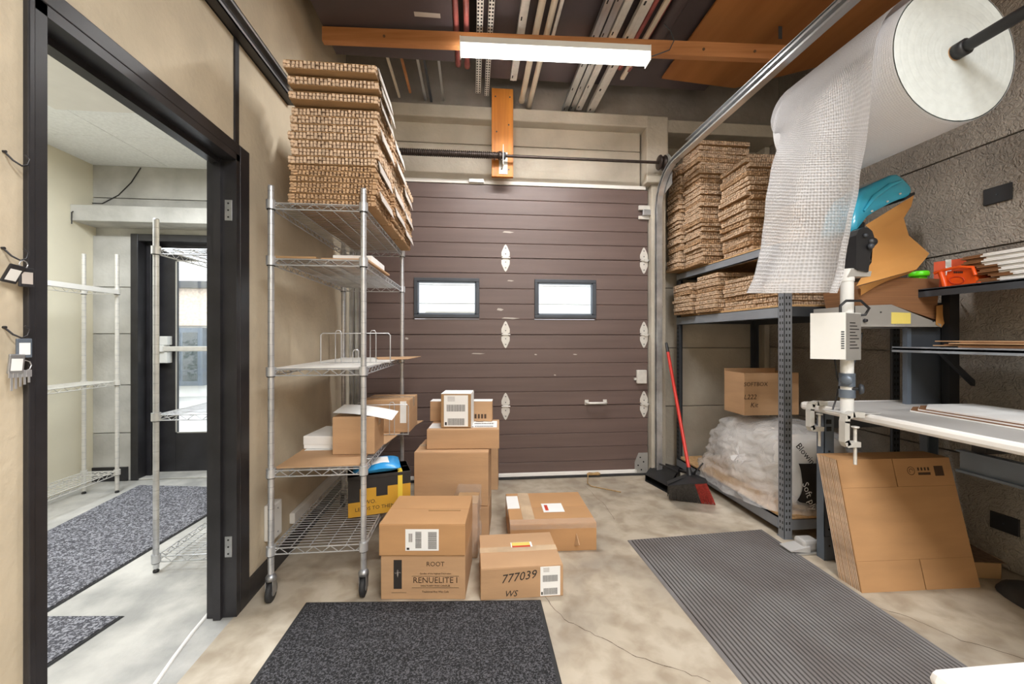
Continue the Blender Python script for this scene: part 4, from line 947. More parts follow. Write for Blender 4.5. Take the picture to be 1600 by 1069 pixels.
ib2=empty('printed_bag',(2.12,2.42,Z_bt),'white bag with black printed band beneath the worktable end of the rack','bag')
part('bag_body',lambda b:lump(b,(2.20,2.47,.36),(.24,.12,.23),bagwhite,.05,4,30,seed=3),ib2)
part('black_print',lambda b:b.grid(lambda u,v:(lambda X,Z:Vector((X,2.335+.6*(abs(X-2.12))**2+.02*noise.noise(Vector((X*8,Z*8,0))),Z)))(1.995+.16*u+.03*math.sin(v*3),.20+.25*v-.05*u*(1-v)),12,12,ink),ib2)
text('Soft ply',(2.01,2.325,.33),.06,paper,ib2,rot=(math.pi/2,math.radians(70),0)); text('Blowing',(1.97,2.33,.56),.055,ink,ib2,rot=(math.pi/2,math.radians(50),math.radians(-5)))
fq=pT(1163,529,3.0)
ob=empty('open_carton',(fq.x+.215,fq.y+.12,.655),'open brown carton handwritten SOFTBOX on top of the wrapped bag','box',rz=.0)
OW,OD,OH,T=.43,.24,.31,.005
part('base',lambda b:b.box((-OW/2,-OD/2,0),(OW/2,OD/2,T),kraft),ob,True)
part('front_panel',lambda b:b.bbox((-OW/2,-OD/2,0),(OW/2,-OD/2+T,OH),kraft,.001),ob,True)
part('back_panel',lambda b:b.bbox((-OW/2,OD/2-T,0),(OW/2,OD/2,OH+.02),kraft,.001),ob,True)
part('side_panel',lambda b:b.bbox((-OW/2,-OD/2+T,0),(-OW/2+T,OD/2-T,OH),kraft,.001),ob,True)
part('side_panel',lambda b:b.bbox((OW/2-T,-OD/2+T,0),(OW/2,OD/2-T,OH),kraft,.001),ob,True)
part('tape',lambda b:b.box((.08,-OD/2-.0008,0),(.14,-OD/2,OH),tape),ob,True)
text('SOFTBOX',(-.22,-OD/2-.001,.215),.042,inkb,ob,world=False,shear=.1); text('L222',(-.22,-OD/2-.001,.12),.05,inkb,ob,world=False,shear=.2); text('Kit',(-.17,-OD/2-.001,.06),.05,inkb,ob,world=False,shear=.2)
# ------------------------------------------------------------ broom + dustpan
br=empty('broom',(1.72,2.93,0),'red handled angle broom with grey and red bristles leaning by the door track','broom')
hb=pT(1078,742,3.0); ht=pT(1041,536,3.45)
part('handle',lambda b:b.tube(hb.lerp(ht,.0),hb.lerp(ht,.93),.0125,redb,12),br)
part('handle_grip',lambda b:b.tube(hb.lerp(ht,.92),ht,.0135,blackm,12,r1=.010),br)
part('socket',lambda b:b.tube(hb+Vector((.0,0,-.03)),hb.lerp(ht,.05),.024,blackm,12,r1=.016),br)
A=pT(1043,757,2.95); B_=pT(1104,753,2.85)
A0=fl(1043,776,.012); B0=fl(1118,784,.012)
def bz(t,s): # t across, s down
    return A.lerp(B_,t).lerp(A0.lerp(B0,t),s)
hd_=[A,hb+Vector((-.03,0,.0)),hb+Vector((.03,0,.0)),B_,]
nv=Vector((.012,.03,0))
part('head_block',lambda b:(b.prism([A-nv,A+Vector((0,0,.012))-nv,hb+Vector((-.025,0,-.0))-nv,hb+Vector((.03,0,-.0))-nv,B_+Vector((0,0,.012))-nv,B_-nv],nv*2,blackm)),br)
def brs(b,t0,t1,m,n):
    rr=random.Random(2)
    for i in range(n):
        for k in range(3):
            t=t0+(t1-t0)*(i+.5)/n; o=nv*(k-1)*.8; p=bz(t,0)+o; q=bz(t+rr.uniform(-.015,.015),1)+o*1.5; q.z=.004; b.tube(p,q,.0035,m,4,cap=False)
part('bristles',lambda b:brs(b,0.02,.68,grbr,44),br,kind='stuff'); part('bristles',lambda b:brs(b,.69,.98,rdbr,20),br,kind='stuff',label='red bristles')
dp=empty('dustpan',(1.57,3.1,0),'black plastic dustpan on the floor behind the broom head by the door corner','dustpan')
P1,P2,P3,P4=fl(1008,752),fl(1045,772),fl(1062,748),fl(1024,737)
up=Vector((0,0,.10)); 
part('pan',lambda b:[b.prism([P1,P2,P3,P4],(0,0,.005),blackm),b.prism([P1,P4,P4+up*.9,P1+up*.55],(.006,0,0),blackm),b.prism([P2,P3,P3+up*.9,P2+up*.2],(.006,0,0),blackm),b.prism([P4,P3,P3+up,P4+up],(0,-.006,0),blackm)],dp)
part('hood',lambda b:b.hexa([P1+up*.55,P2+up*.55,P3+up*.95,P4+up*.95,P1+up*.6,P2+up*.6,P3+up,P4+up],blackm),dp)
part('pan_handle',lambda b:b.path([P3+up*.7,pT(1085,740,3.0),pT(1098,724,3.05)],.010,blackm,8,[.014,.010,.006]),dp)
part('pan_arm',lambda b:b.path([P4+up*.9,pT(1042,730,3.3),pT(1060,738,3.2)],.008,blackm,6),dp)
# ------------------------------------------------------------ worktable
TZ=.855; TX0=1.885; TX1=2.66; TY0=.55; TY1=2.20
wt=empty('worktable',(2.27,1.4,0),'long grey-topped packing worktable with white rounded edge on blue steel legs','table')
part('table_top',lambda b:b.bbox((TX0+.02,TY0,TZ-.035),(TX1,TY1-.02,TZ),laminate,.003),wt)
part('edge_trim',lambda b:(b.bbox((TX0,TY0,TZ-.042),(TX0+.03,TY1,TZ+.002),wedge,.014),b.bbox((TX0,TY1-.03,TZ-.042),(TX1,TY1,TZ+.002),wedge,.014)),wt)
for (x,y,sx,sy) in ((1.925,2.075,1,1),(1.925,.7,1,1),(2.62,2.12,-1,-1),(2.62,.7,-1,1)):
    lg=part('leg',lambda b:(b.box((x,y,0),(x+sx*.055,y+sy*.003,TZ-.042),bsteel),b.box((x,y,0),(x+sx*.003,y+sy*.05,TZ-.042),bsteel),b.box((x+sx*.055,y,0),(x+sx*.058,y+sy*.04,TZ-.042),bsteel),b.box((x-sx*.004,y-sy*.003,0),(x+sx*.062,y,.13),bsteel)),wt)
    def hl(b):
        for z in [.08,.17,.3,.45,.6]: b.tube((x+sx*.028,y-.0045,z),(x+sx*.028,y-.0005,z),.005,hole,8)
        for z in (.71,.75): b.bbox((x+.012,y-.004,z),(x+.04,y-.0005,z+.024),hole,.001)
    part('bolt_holes',hl,lg)
part('side_rail',lambda b:(b.box((2.05,.72,.67),(2.06,1.54,.745),bsteel),b.box((2.03,.72,.66),(2.07,1.54,.67),bsteel),b.box((2.03,.72,.745),(2.07,1.54,.752),bsteel)),wt)
part('side_rail',lambda b:b.box((2.6,.72,TZ-.13),(2.615,2.08,TZ-.05),dsteel),wt)
part('cross_rail',lambda b:b.box((1.98,2.08,TZ-.13),(2.6,2.09,TZ-.05),dsteel),wt)
part('cross_rail',lambda b:b.box((2.05,1.45,TZ-.1),(2.6,1.5,TZ-.05),blackm),wt)
# flat white sheets on the table
for k,(p,z,l) in enumerate((([(1410,627),(1600,667),(1660,640),(1495,616)],TZ+.001,'lower flat white cardboard sheet on the worktable'),([(1418,625),(1600,660),(1660,636),(1500,615)],TZ+.010,'middle flat white cardboard sheet on the worktable'),([(1425,622),(1600,651),(1660,630),(1505,613)],TZ+.019,'topmost flat white cardboard sheet on the worktable'))):
    r=None; X0=2.17+.02*k; 
    r=empty('flat_cardboard',(2.4,1.5,z),l,'cardboard')
    part('sheet_body',lambda b:b.prism([(X0,.75,z),(2.59,.75,z),(2.59,1.93-.02*k,z),(X0+.12,1.93-.02*k,z),(X0,1.84-.02*k,z)],(0,0,.0065),paper),r)
    part('brown_liner',lambda b:b.prism([(X0+.001,.752,z+.0066),(2.588,.752,z+.0066),(2.588,1.928-.02*k,z+.0066),(X0+.12,1.928-.02*k,z+.0066),(X0+.001,1.838-.02*k,z+.0066)],(0,0,.0012),bwpaperd if k<2 else paper),r)
# C clamps
def cclamp(px_,py_,lab,t,sc=1.):
    q=fl(px_,py_,TZ); r=empty('c_clamp',(q.x,q.y,TZ-.15),lab,'clamp')
    P=[(q.x+.05,q.y,TZ+.011),(q.x-.0,q.y,TZ+.014),(q.x-.03,q.y,TZ+.006),(q.x-.035,q.y,TZ-.02),(q.x-.035,q.y,TZ-.11),(q.x-.028,q.y,TZ-.125),(q.x+.03,q.y,TZ-.125)]
    def fr_(b):
        for i in range(len(P)-1):
            a,c=Vector(P[i]),Vector(P[i+1]); d=(c-a).normalized(); s=Vector((-d.z,0,d.x))*.012; y=Vector((0,.016,0)); a-=d*.004; c+=d*.004
            b.hexa([a-s-y,a+s-y,a+s+y,a-s+y,c-s-y,c+s-y,c+s+y,c-s+y],mclamp)
    part('clamp_frame',fr_,r)
    part('clamp_screw',lambda b:(b.tube((q.x+.02,q.y,TZ-.046),(q.x+.02,q.y,TZ-.22),.007,galvw,8),b.lathe((q.x+.02,q.y,TZ-.05),[(0,.007),(.016,.007),(.016,0),(0,0)],(0,0,1),galvw,12)),r)
    part('tommy_bar',lambda b:b.tube((q.x-.0,q.y-.02,TZ-.21),(q.x+.04,q.y+.02,TZ-.22),.004,galvw,6),r)
mclamp=mat('pale_cast_clamp',srgb('c9c7c0'),.4,.2,var=.06)
cclamp(1275,634,'pale C clamp at the far left corner of the worktable',0)
cclamp(1330,652,'pale C clamp near the machine post on the worktable edge',0)
# near white table corner bottom right
nt_=empty('near_table',(1.2,.2,0),'white tabletop corner at the bottom right edge nearest the viewer','table')
cA=fl(1480,1066,.72)
part('table_top',lambda b:b.bbox((cA.x,-.5,.69),(cA.x+.9,cA.y+.03,.72),wedge,.014),nt_)
for x,y in ((cA.x+.06,-.42),(cA.x+.84,-.42),(cA.x+.84,cA.y-.05),(cA.x+.06,cA.y-.05)): part('leg',lambda b:b.tube((x,y,0),(x,y,.69),.014,galv,10),nt_)
# ------------------------------------------------------------ machine on post
q=fl(1322,645,TZ); MX,MY=q.x+.005,q.y
mc=empty('paper_void_fill_machine',(MX,MY,TZ),'white packing paper machine on a post with a blue hood and black feed head','machine')
part('post',lambda b:b.tube((MX,MY,TZ),(MX,MY,1.52),.027,machm,16),mc)
part('post_collar',lambda b:[b.tube((MX,MY,z0),(MX,MY,z1),.033,bsteel,16) for z0,z1 in ((.93,.97),(.985,1.02),(1.02,1.05))],mc)
for s,z in ((-1,1.02),(1,.975)):
    kx=Vector((MX+s*.03,MY-.03,z)); part('knob',lambda b:(b.tube((MX,MY-.02,z),kx,.008,blackm,8),b.lathe(kx,[(0,.02),(.02,.02),(.025,.012),(.025,.004),(.0,.0)],(s*.8,-.6,0),bsteel if s<0 else dsteel,14)),mc)
part('base_plate',lambda b:b.bbox((MX-.06,MY-.06,TZ+.001),(MX+.12,MY+.08,TZ+.007),laminate,.003),mc)
BX0=pT(1268,529,MY/1.02); 
cb0=pY(1268,560,MY-.07); cb1=pY(1344,487,MY-.07)
zb0,zb1=cb0.z,cb1.z; tb=MX*FW[0]+MY*FW[1]
pa,pb2,pc_=pT(1266,529,tb-.02),pT(1321,529,tb-.10),pT(1345,529,tb-.035); pd=pa+pc_-pb2
def atz(p,z): return Vector((p.x,p.y,z))
zb0=CH-33*(tb-.1)/FPX; zb1=CH+41*(tb-.1)/FPX
cb=part('control_box',lambda b:b.prism([atz(p,zb0) for p in (pa,pb2,pc_,pd)],(0,0,zb1-zb0),machm),mc,label='white enamel control box')
nr=Vector((pc_-pb2)).cross(Vector((0,0,1))).normalized()*.0015; dr=(pc_-pb2); nl=(pb2-pa).cross(Vector((0,0,1))).normalized()*.0015; dl=pb2-pa
def face(b,o,d,nn_,u0,u1,z0,z1,m): b.prism([atz(o+d*u0,z0),atz(o+d*u1,z0),atz(o+d*u1,z1),atz(o+d*u0,z1)],nn_,m)
part('side_panel',lambda b:face(b,pb2,dr,nr,0.02,.99,zb0-.004,zb1-.004,mtray),cb)
part('louvre',lambda b:[face(b,pb2,dl,nl,-.12,-.03,zb0+.05+i*.011,zb0+.056+i*.011,dsteel) for i in range(8)],cb)
part('notice_print',lambda b:[face(b,pb2,dr,nr*1.4,.25,.85-(i%3)*.12,zb0+.05+i*.015,zb0+.055+i*.015,ink) for i in range(9)],cb)
def bp_(x,z): return Vector((x,MY-.03,z))
part('power_cable',lambda b:b.path([pY(1313,490,MY-.05),pY(1313,478,MY-.05),pY(1322,470,MY-.06),pY(1345,470,MY-.06),pY(1358,482,MY-.05),pY(1352,492,MY-.04),pY(1342,493,MY-.03)],.006,blackm,8),mc)
part('drop_cable',lambda b:b.path([pY(1304,560,MY+.03),pY(1308,590,MY+.03),pY(1312,600,MY+.04),pY(1306,625,MY+.05),pY(1301,640,MY+.04)],.004,blackm,6),mc)
part('drop_cable',lambda b:b.path([pY(1347,520,MY+.05),pY(1343,545,MY+.04),pY(1330,580,MY+.03),pY(1326,600,MY+.03)],.004,blackm,6),mc)
# tray behind post
Yt=MY+.16
t0=pY(1338,512,Yt)
def tray(b):
    pr=[pY(1335,512,Yt),pY(1471,512,Yt),pY(1471,507,Yt),pY(1393,476,Yt),pY(1335,478,Yt)]
    b.prism(pr,(0,.004,0),mtray); 
    pr2=[p+Vector((0,.26,0)) for p in pr]; b.prism(pr2,(0,.004,0),mtray)
    b.prism([pr[0],pr[1],pr[1]+Vector((0,.264,0)),pr[0]+Vector((0,.264,0))],(0,0,.004),mtray)
    b.prism([pr[0],pr[4],pr[4]+Vector((0,.26,0)),pr[0]+Vector((0,.26,0))],(.004,0,0),mtray)
    b.box((MX,MY-.02,pr[0].z),(pr[0].x+.05,MY+.2,pr[0].z+.01),mtray); b.box((MX-.0,MY+.02,pr[0].z),(MX+.04,Yt,pr[0].z+.05),mtray)
    for p in ((1376,488),(1398,508),(1458,502),(1352,501)): c_=pY(*p,Yt); b.tube(c_-Vector((0,.003,0)),c_,.004,hole,8)
ty=part('paper_tray',tray,mc)
part('maker_plate',lambda b:b.prism([pY(1393,506,Yt-.002),pY(1423,506,Yt-.002),pY(1423,489,Yt-.002),pY(1393,488,Yt-.002)],(0,.0015,0),yellab),mc)
text('FILLPAK',pY(1400,495,Yt-.004),.022,ink,mc) if False else None
part('tray_knob',lambda b:b.lathe(pY(1351,501,Yt-.004),[(0,.012),(.008,.012),(.01,0)],(0,-1,0),blackm,12),mc)
# feed head black
def head(b):
    Yh=MY-.04
    P=[(1337,418),(1338,385),(1338,368),(1342,359),(1349,355),(1357,356),(1363,361),(1366,370),(1365,385),(1361,396),(1359,410),(1357,425),(1342,422)]
    b.prism([pY(*p,Yh) for p in P],(0,.05,0),blackm)
hd2=part('feed_head',head,mc)
def hd3(b):
    c=pY(1360,385,MY-.05); b.lathe(c,[(0,.014),(.008,.014),(.014,.006),(.014,0)],(0,-1,0),dsteel,18); b.lathe(pY(1352,368,MY-.045),[(0,.008),(.008,.008),(.01,0)],(0,-1,0),dsteel,10)
    b.lathe(pY(1364,378,MY-.042),[(0,.012),(.016,.01),(.022,0)],(0,-1,0),blackm,14)
part('head_knob',hd3,hd2)
part('head_bracket',lambda b:(b.prism([pY(1326,432,MY-.03),pY(1360,432,MY-.03),pY(1362,424,MY-.03),pY(1330,420,MY-.03)],(0,.06,0),mtray),b.tube((MX,MY,1.50),(MX,MY,1.56),.03,machm,16),b.prism([pY(1326,424,MY-.0),pY(1334,424,MY-.0),pY(1336,385,MY-.0),pY(1328,398,MY-.0)],(0,.03,0),blackm)),mc)
# blue hood
def hood(b):
    Yh=MY+.06; T_=[(1330,352),(1338,318),(1352,296),(1372,283),(1396,271),(1405,270),(1414,275),(1428,290),(1429,298),(1424,307),(1408,311),(1394,317),(1368,331),(1350,343),(1332,366)]
    fr=[pY(*p,Yh) for p in T_]; n=len(fr); c=sum(fr,Vector())/n
    layers=[(0.86,0),(.96,.01),(1,.03),(1,.17),(.96,.19),(.86,.2)]
    vs=[];fs=[]
    for s,dy in layers:
        for p in fr: vs.append(c+(p-c)*s+Vector((0,dy,0)))
    for i in range(len(layers)-1):
        for k in range(n): fs.append((i*n+k,i*n+(k+1)%n,(i+1)*n+(k+1)%n,(i+1)*n+k))
    fs.append(list(range(n))); fs.append([len(vs)-n+k for k in range(n)]); b.add(vs,fs,blueh,True)
    # raised rib
    b.path([pY(1350,330,Yh-.004),pY(1366,308,Yh-.006),pY(1390,290,Yh-.006),pY(1408,283,Yh-.004)],.012,blueh,8,[.006,.013,.013,.007])
    for p in ((1362,330),(1386,315),(1406,303)): c_=pY(*p,Yh-.004); b.lathe(c_,[(0,.006),(.004,.006),(.005,0)],(0,-1,0),galvw,8)
    b.prism([pY(1414,309,Yh-.004),pY(1429,300,Yh-.004),pY(1430,304,Yh-.004),pY(1413,313,Yh-.004)],(0,.2,0),blackm)
part('blue_hood',hood,mc,label='glossy bright blue plastic hood')
part('hood_mount',lambda b:b.path([Vector((MX,MY+.04,1.5)),pY(1342,380,MY+.08),pY(1345,350,MY+.12)],.018,blackm,8),mc)
# paper bundle + fan-fold sheets
pbn=empty('packing_paper',(pY(1400,470,Yt+.1)),'fan-folded brown packing paper sagging from the blue hood down to its bundle on the tray','paper')
part('paper_bundle',lambda b:(b.prism([pY(1345,478,Yt+.02),pY(1392,476,Yt+.02),pY(1463,500,Yt+.02),pY(1468,436,Yt+.02),pY(1392,433,Yt+.02),pY(1340,452,Yt+.02)],(0,.22,0),bwpaperd)),pbn)
def sheetp(b,rows,m):
    # rows: list of (left pixel, right pixel, y-depthL, y-depthR)
    n=len(rows)-1
    def ev(t):
        i=min(int(t*n),n-1); f=t*n-i; a,c=rows[i],rows[i+1]; return [a[k]+(c[k]-a[k])*f for k in range(6)]
    b.grid(lambda u,v:(lambda r:pY(r[0],r[1],r[4]).lerp(pY(r[2],r[3],r[5]),u))(ev(v)),10,n*6,m)
part('hanging_sheet',lambda b:sheetp(b,[(1352,352,1428,305,MY+.09,MY+.12),(1358,357,1424,322,MY+.09,MY+.14),(1362,368,1412,341,MY+.1,MY+.16),(1364,380,1420,368,MY+.12,MY+.2),(1362,410,1452,396,MY+.14,MY+.2),(1345,435,1448,402,MY+.12,MY+.16),(1338,447,1432,421,MY+.1,MY+.10)],bwpaper),pbn)
part('folded_sheet',lambda b:sheetp(b,[(1341,448,1435,420,MY+.1,MY+.11),(1345,452,1420,428,MY+.12,MY+.16),(1345,462,1393,433,MY+.15,Yt+.01)],bwpaper),pbn)
part('loose_flap',lambda b:sheetp(b,[(1463,478,1499,471,Yt-.0,Yt+.1),(1463,490,1486,490,Yt-.0,Yt+.06),(1462,507,1471,512,Yt-.004,Yt+.0)],bwpaper),pbn)
# foot pedal
fp=empty('foot_pedal',fl(1250,862),'grey foot pedal switch on the floor by the rack post and worktable leg','pedal')
q=fl(1250,862)
part('pedal_base',lambda b:b.bbox((q.x-.09,q.y-.045,0),(q.x+.1,q.y+.05,.012),mtray,.004),fp)
part('pedal_plate',lambda b:b.hexa([(q.x-.09,q.y-.04,.022),(q.x+.03,q.y-.04,.012),(q.x+.03,q.y+.045,.012),(q.x-.09,q.y+.045,.022),(q.x-.09,q.y-.04,.027),(q.x+.03,q.y-.04,.045),(q.x+.03,q.y+.045,.045),(q.x-.09,q.y+.045,.027)],laminate),fp)
part('pedal_guard',lambda b:b.bbox((q.x-.0,q.y-.03,.012),(q.x+.1,q.y+.05,.072),laminate,.014),fp)
# ------------------------------------------------------------ flattened cartons leaning under the table
a=fl(1347,927); c=fl(1532,918); rzf=math.atan2(c.y-a.y,c.x-a.x); wf=(c-a).length
topL=pT(1308,716,1.98); 
dirx=(c-a).normalized(); nb=Vector((-dirx.y,dirx.x,0))
Hh=.53; lean_x=-.135; lean_b=.10
upv=pT(1308,719,a.x*FW[0]+a.y*FW[1]+.13)-a
for k in range(13):
    o=nb*(.0085*k*1.7)+dirx*(-.0085*k+.0)
    base=a+(fl(1313,905)-fl(1347,927))*(k/12.); sw=rnd.uniform(-.0015,.0015)
    r=empty('flattened_carton',base+dirx*wf/2,None,'cardboard')
    if k==0: tag(r,'front flattened brown carton with printed marks leaning under the worktable','cardboard')
    else: tag(r,'flattened brown carton, %s behind the front one, leaning under the worktable'%ONES[k-1],'cardboard','flattened cartons behind the front one')
    th=nb*.0055
    def bd(b):
        s=dirx*sw
        P=[base+s,base+s+dirx*wf,base+s+dirx*wf+upv,base+s+upv]
        if k==0:
            # slots cut through top & bottom : build as 4 pieces
            f0=.49; zt=.22; up1=upv*.215; up2=upv*.775
            def pc(x0,x1,u0,u1): b.prism([base+dirx*wf*x0+upv*u0,base+dirx*wf*x1+upv*u0,base+dirx*wf*x1+upv*u1,base+dirx*wf*x0+upv*u1],th,kraftflat)
            pc(0,1,.225,.775); pc(0,.532,0,.223); pc(.54,1,0,.223); pc(0,.48,.777,1); pc(.488,1,.777,1)
        else: b.prism(P,th,kraftflat); b.prism([P[0]-dirx*.0006,P[0]-dirx*.0001,P[3]-dirx*.0001,P[3]-dirx*.0006],th,kedge)
    part('board',bd,r)
    if k==0:
        M=Matrix((dirx,upv.normalized(),dirx.cross(upv.normalized()))).transposed()
        def prt(b):
            def R(x0,y0,x1,y1,m=inkb): 
                def Q(x,y): return base+dirx*x+upv.normalized()*y-nb*.0008
                b.prism([Q(x0,y0),Q(x1,y0),Q(x1,y1),Q(x0,y1)],nb*.0006,m)
            H=upv.length
            R(wf*.84,H*.855,wf*.92,H*.935)
            for i in range(4): R(wf*(.69+i*.03),H*.9,wf*(.705+i*.03),H*.925)
            R(wf*.69,H*.865,wf*.80,H*.885)
            C0=base+dirx*wf*.63+upv.normalized()*H*.9-nb*.001
            b.path([C0+(dirx*math.cos(t/12*6.283)+upv.normalized()*math.sin(t/12*6.283))*.02 for t in range(13)],.0012,inkb,4)
            b.path([C0+(dirx*math.cos(t/12*6.283)+upv.normalized()*math.sin(t/12*6.283))*.010 for t in range(9)],.0012,inkb,4)
        part('printed_marks',prt,r)
# clutter on the floor far right
fc=empty('floor_clutter_box',(2.6,2.0,0),'crushed dark brown box on the floor against the right wall under the worktable','box',rz=-.2)
part('body',lambda b:b.bbox((-.13,-.16,0),(.1,.16,.10),kraftd,.004),fc,True); part('flap',lambda b:b.hexa([(-.13,-.2,.10),(.08,-.2,.10),(.1,.1,.102),(-.13,.1,.102),(-.13,-.2,.104),(.08,-.2,.104),(.1,.1,.106),(-.13,.1,.106)],kcore),fc,True)
fb=empty('black_bag',(2.62,1.55,0),'black plastic bag slumped on the floor by the right wall','bag')
def blb(b):
    def f(u,v):
        a=u*2*math.pi; e=v*math.pi/2; p=Vector((2.58+.12*math.cos(a)*math.cos(e),1.5+.28*math.sin(a)*math.cos(e),.10*math.sin(e)+.001)); return p+Vector((0,0,1))*.02*noise.noise(p*12)*math.sin(e)
    b.grid(f,24,10,rubber)
part('bag_body',blb,fb)
# ------------------------------------------------------------ bubble wrap roll
RXc,RZc,RRr=1.90,2.349,.273; RYn,RYf=1.444,2.08
rl=empty('bubble_wrap_roll',(RXc,(RYn+RYf)/2,RZc-RRr),'huge white bubble wrap roll on a black pipe above the worktable','bubble wrap')
def rol(b):
    n=64
    def f(u,v): a=u*2*math.pi; return Vector((RXc+RRr*math.cos(a),RYn+(RYf-RYn)*v,RZc+RRr*math.sin(a)))
    b.grid(f,n,12,rollm)
ro=part('roll_body',rol,rl)
uv=ro.data.uv_layers.new(name='uv')
for p in ro.data.polygons:
    for li in p.loop_indices:
        v=ro.data.vertices[ro.data.loops[li].vertex_index].co; a=math.atan2(v.z,v.x); uv.data[li].uv=(a*RRr,v.y)
def rend(b,Y,s_):
    prof=[]; r=.03
    while r<RRr: prof.append((r,.0015*((int(r*200))%2))); r+=.006
    prof.append((RRr-.006,0)); prof.append((RRr,-.008)); b.lathe((RXc,Y,RZc),prof,(0,-s_,0),rollend,64)
part('roll_end',lambda b:rend(b,RYn,1),rl); part('roll_end',lambda b:rend(b,RYf,-1),rl)
part('core_tube',lambda b:b.lathe((RXc,RYn-.002,RZc),[(.022,-.02),(.022,0),(.03,0),(.03,-.01)],(0,-1,0),kraft,20),rl)
pp_=empty('hanging_pipe',(RXc,1.2,RZc),'black steel pipe holding the bubble wrap roll near the ceiling','pipe')
part('pipe',lambda b:b.tube((RXc,.75,RZc),(RXc,2.12,RZc),.022,blackm,16),pp_)
part('end_cap',lambda b:b.lathe((RXc,RYn-.006,RZc),[(.022,.035),(.031,.035),(.031,0),(.022,0)],(0,-1,0),blackm,16),pp_)
part('wall_arm',lambda b:b.tube((RXc,.78,RZc),(XR,.78,RZc),.0185,blackm,12),pp_)
# hanging sheet
bs=empty('bubble_wrap_sheet',(1.6,1.95,1.45),'translucent bubble wrap sheet hanging down from the big roll','bubble wrap')
# rows : far edge & near edge in world space
q0=[]
for i in range(8):
    a=math.radians(95+i*12.5); q0.append((Vector((RXc+(RRr+.022)*math.cos(a),RYf-.005,RZc+(RRr+.022)*math.sin(a))),Vector((RXc+(RRr+.022)*math.cos(a),RYn+.05,RZc+(RRr+.022)*math.sin(a)))))
for (xa,ya,ta,xb,yb,tb) in ((1208,215,2.2,1361,205,1.655),(1200,255,2.2,1356,258,1.67),(1189,320,2.19,1348,325,1.70),(1178,385,2.2,1338,392,1.76),(1166,458,2.18,1324,458,1.79)):
    q0.append((pT(xa,ya,ta),pT(xb,yb,tb)))
def shf_(b):
    n=len(q0)-1
    def cat(P,t):
        i=min(int(t*n),n-1); f=t*n-i; p0=P[max(i-1,0)];p1=P[i];p2=P[i+1];p3=P[min(i+2,n)]
        return .5*((2*p1)+(p2-p0)*f+(2*p0-5*p1+4*p2-p3)*f*f+(3*p1-p0-3*p2+p3)*f**3)
    F_=[a for a,_ in q0]; N_=[c for _,c in q0]
    def f(u,v):
        a=cat(F_,v); c=cat(N_,v); p=a.lerp(c,u)
        k=max(0,(v-.5)/.5); return p+Vector((1,-.3,0))*(.07*k*math.sin(u*7.5+1+1.5*v)+.03*k*math.sin(u*15+4*v)+.02*math.sin(v*22+u*3)*k*(1-u))+Vector((1,0,0))*.012*k*noise.noise(p*9)
    b.grid(f,60,90,bubble)
so=part('film_sheet',shf_,bs)
uv=so.data.uv_layers.new(name='uv'); NU,NV=60,90
for p in so.data.polygons:
    for li in p.loop_indices:
        vi=so.data.loops[li].vertex_index; uv.data[li].uv=((vi%(NU+1))/NU*.6,(vi//(NU+1))/NV*1.4)
# ------------------------------------------------------------ right wall shelves over the table
sx=2.35
ws=empty('shelf_unit',(2.5,1.6,TZ),'dark steel two-tier shelf unit standing at the back of the worktable','shelf')
pA=pX(1477,455,2.60)
yU=2.02
part('upright',lambda b:b.box((2.60,yU-.02,TZ),(2.66,yU+.02,1.55),blackm),ws)
part('upright',lambda b:b.box((2.60,.8,TZ),(2.66,.84,1.55),blackm),ws)
part('end_panel',lambda b:b.bbox((2.42,yU+.03,TZ-.0),(2.66,yU+.045,1.42),dsteel,.002),ws)
part('panel_edge',lambda b:b.box((2.395,yU+.025,TZ),(2.42,yU+.05,1.42),bsteel),ws)
zS=pX(1415,548,2.33).z
part('lower_shelf',lambda b:(b.bbox((2.33,.8,1.155),(2.66,yU+.05,1.17),bsteel,.002),b.box((2.33,.8,1.145),(2.34,yU+.05,1.175),beamm)),ws)
part('shelf_bracket',lambda b:b.hexa([(2.42,1.9,1.145),(2.45,1.9,1.145),(2.62,1.9,1.0),(2.62,1.9,.97),(2.42,1.92,1.145),(2.45,1.92,1.145),(2.62,1.92,1.0),(2.62,1.92,.97)],blackm),ws)
part('upper_shelf',lambda b:(b.bbox((2.44,.8,1.475),(2.70,yU+.02,1.487),dsteel,.002),b.box((2.44,.8,1.445),(2.448,yU+.02,1.49),dsteel)),ws)
# cardboard on lower shelf
for k in range(6):
    z=1.176+k*.0055; o=sheet('flat_cardboard',[(2.36+.012*(k%3),.95,),(2.64,.95),(2.64,1.78+.04*((k*3)%4)),(2.36+.012*(k%3),1.78+.04*((k*3)%4))],z,.005,kraft if k%2 else bwpaperd,'flat brown cardboard sheet, %s of the thin stack on the lower shelf'%nth(5-k),'cardboard'); o['group']='flat sheets on the lower shelf'
# white/brown folded boxes on upper shelf
zz=1.49
for k in range(17):
    z=zz+k*.0085
    y1=pX(1572,400,2.47).y
    j=((k*5)%7)*.003-.008; r=empty('folded_white_box',(2.56,1.5,z),'folded white box with brown end, %s in the stack on the upper shelf'%nth(16-k),'box','folded white boxes on the upper shelf')
    yb=1.79+j+(.06 if k>9 else 0)-(.05 if k in (3,4) else 0)
    part('white_panel',lambda b:b.bbox((2.47+.006*(k%3),1.1,z),(2.69,yb-.085,z+.007),paper,.001),r); part('brown_end',lambda b:b.bbox((2.475+.006*(k%3),yb-.084,z),(2.69,yb,z+.007),bwpaperd,.001),r)
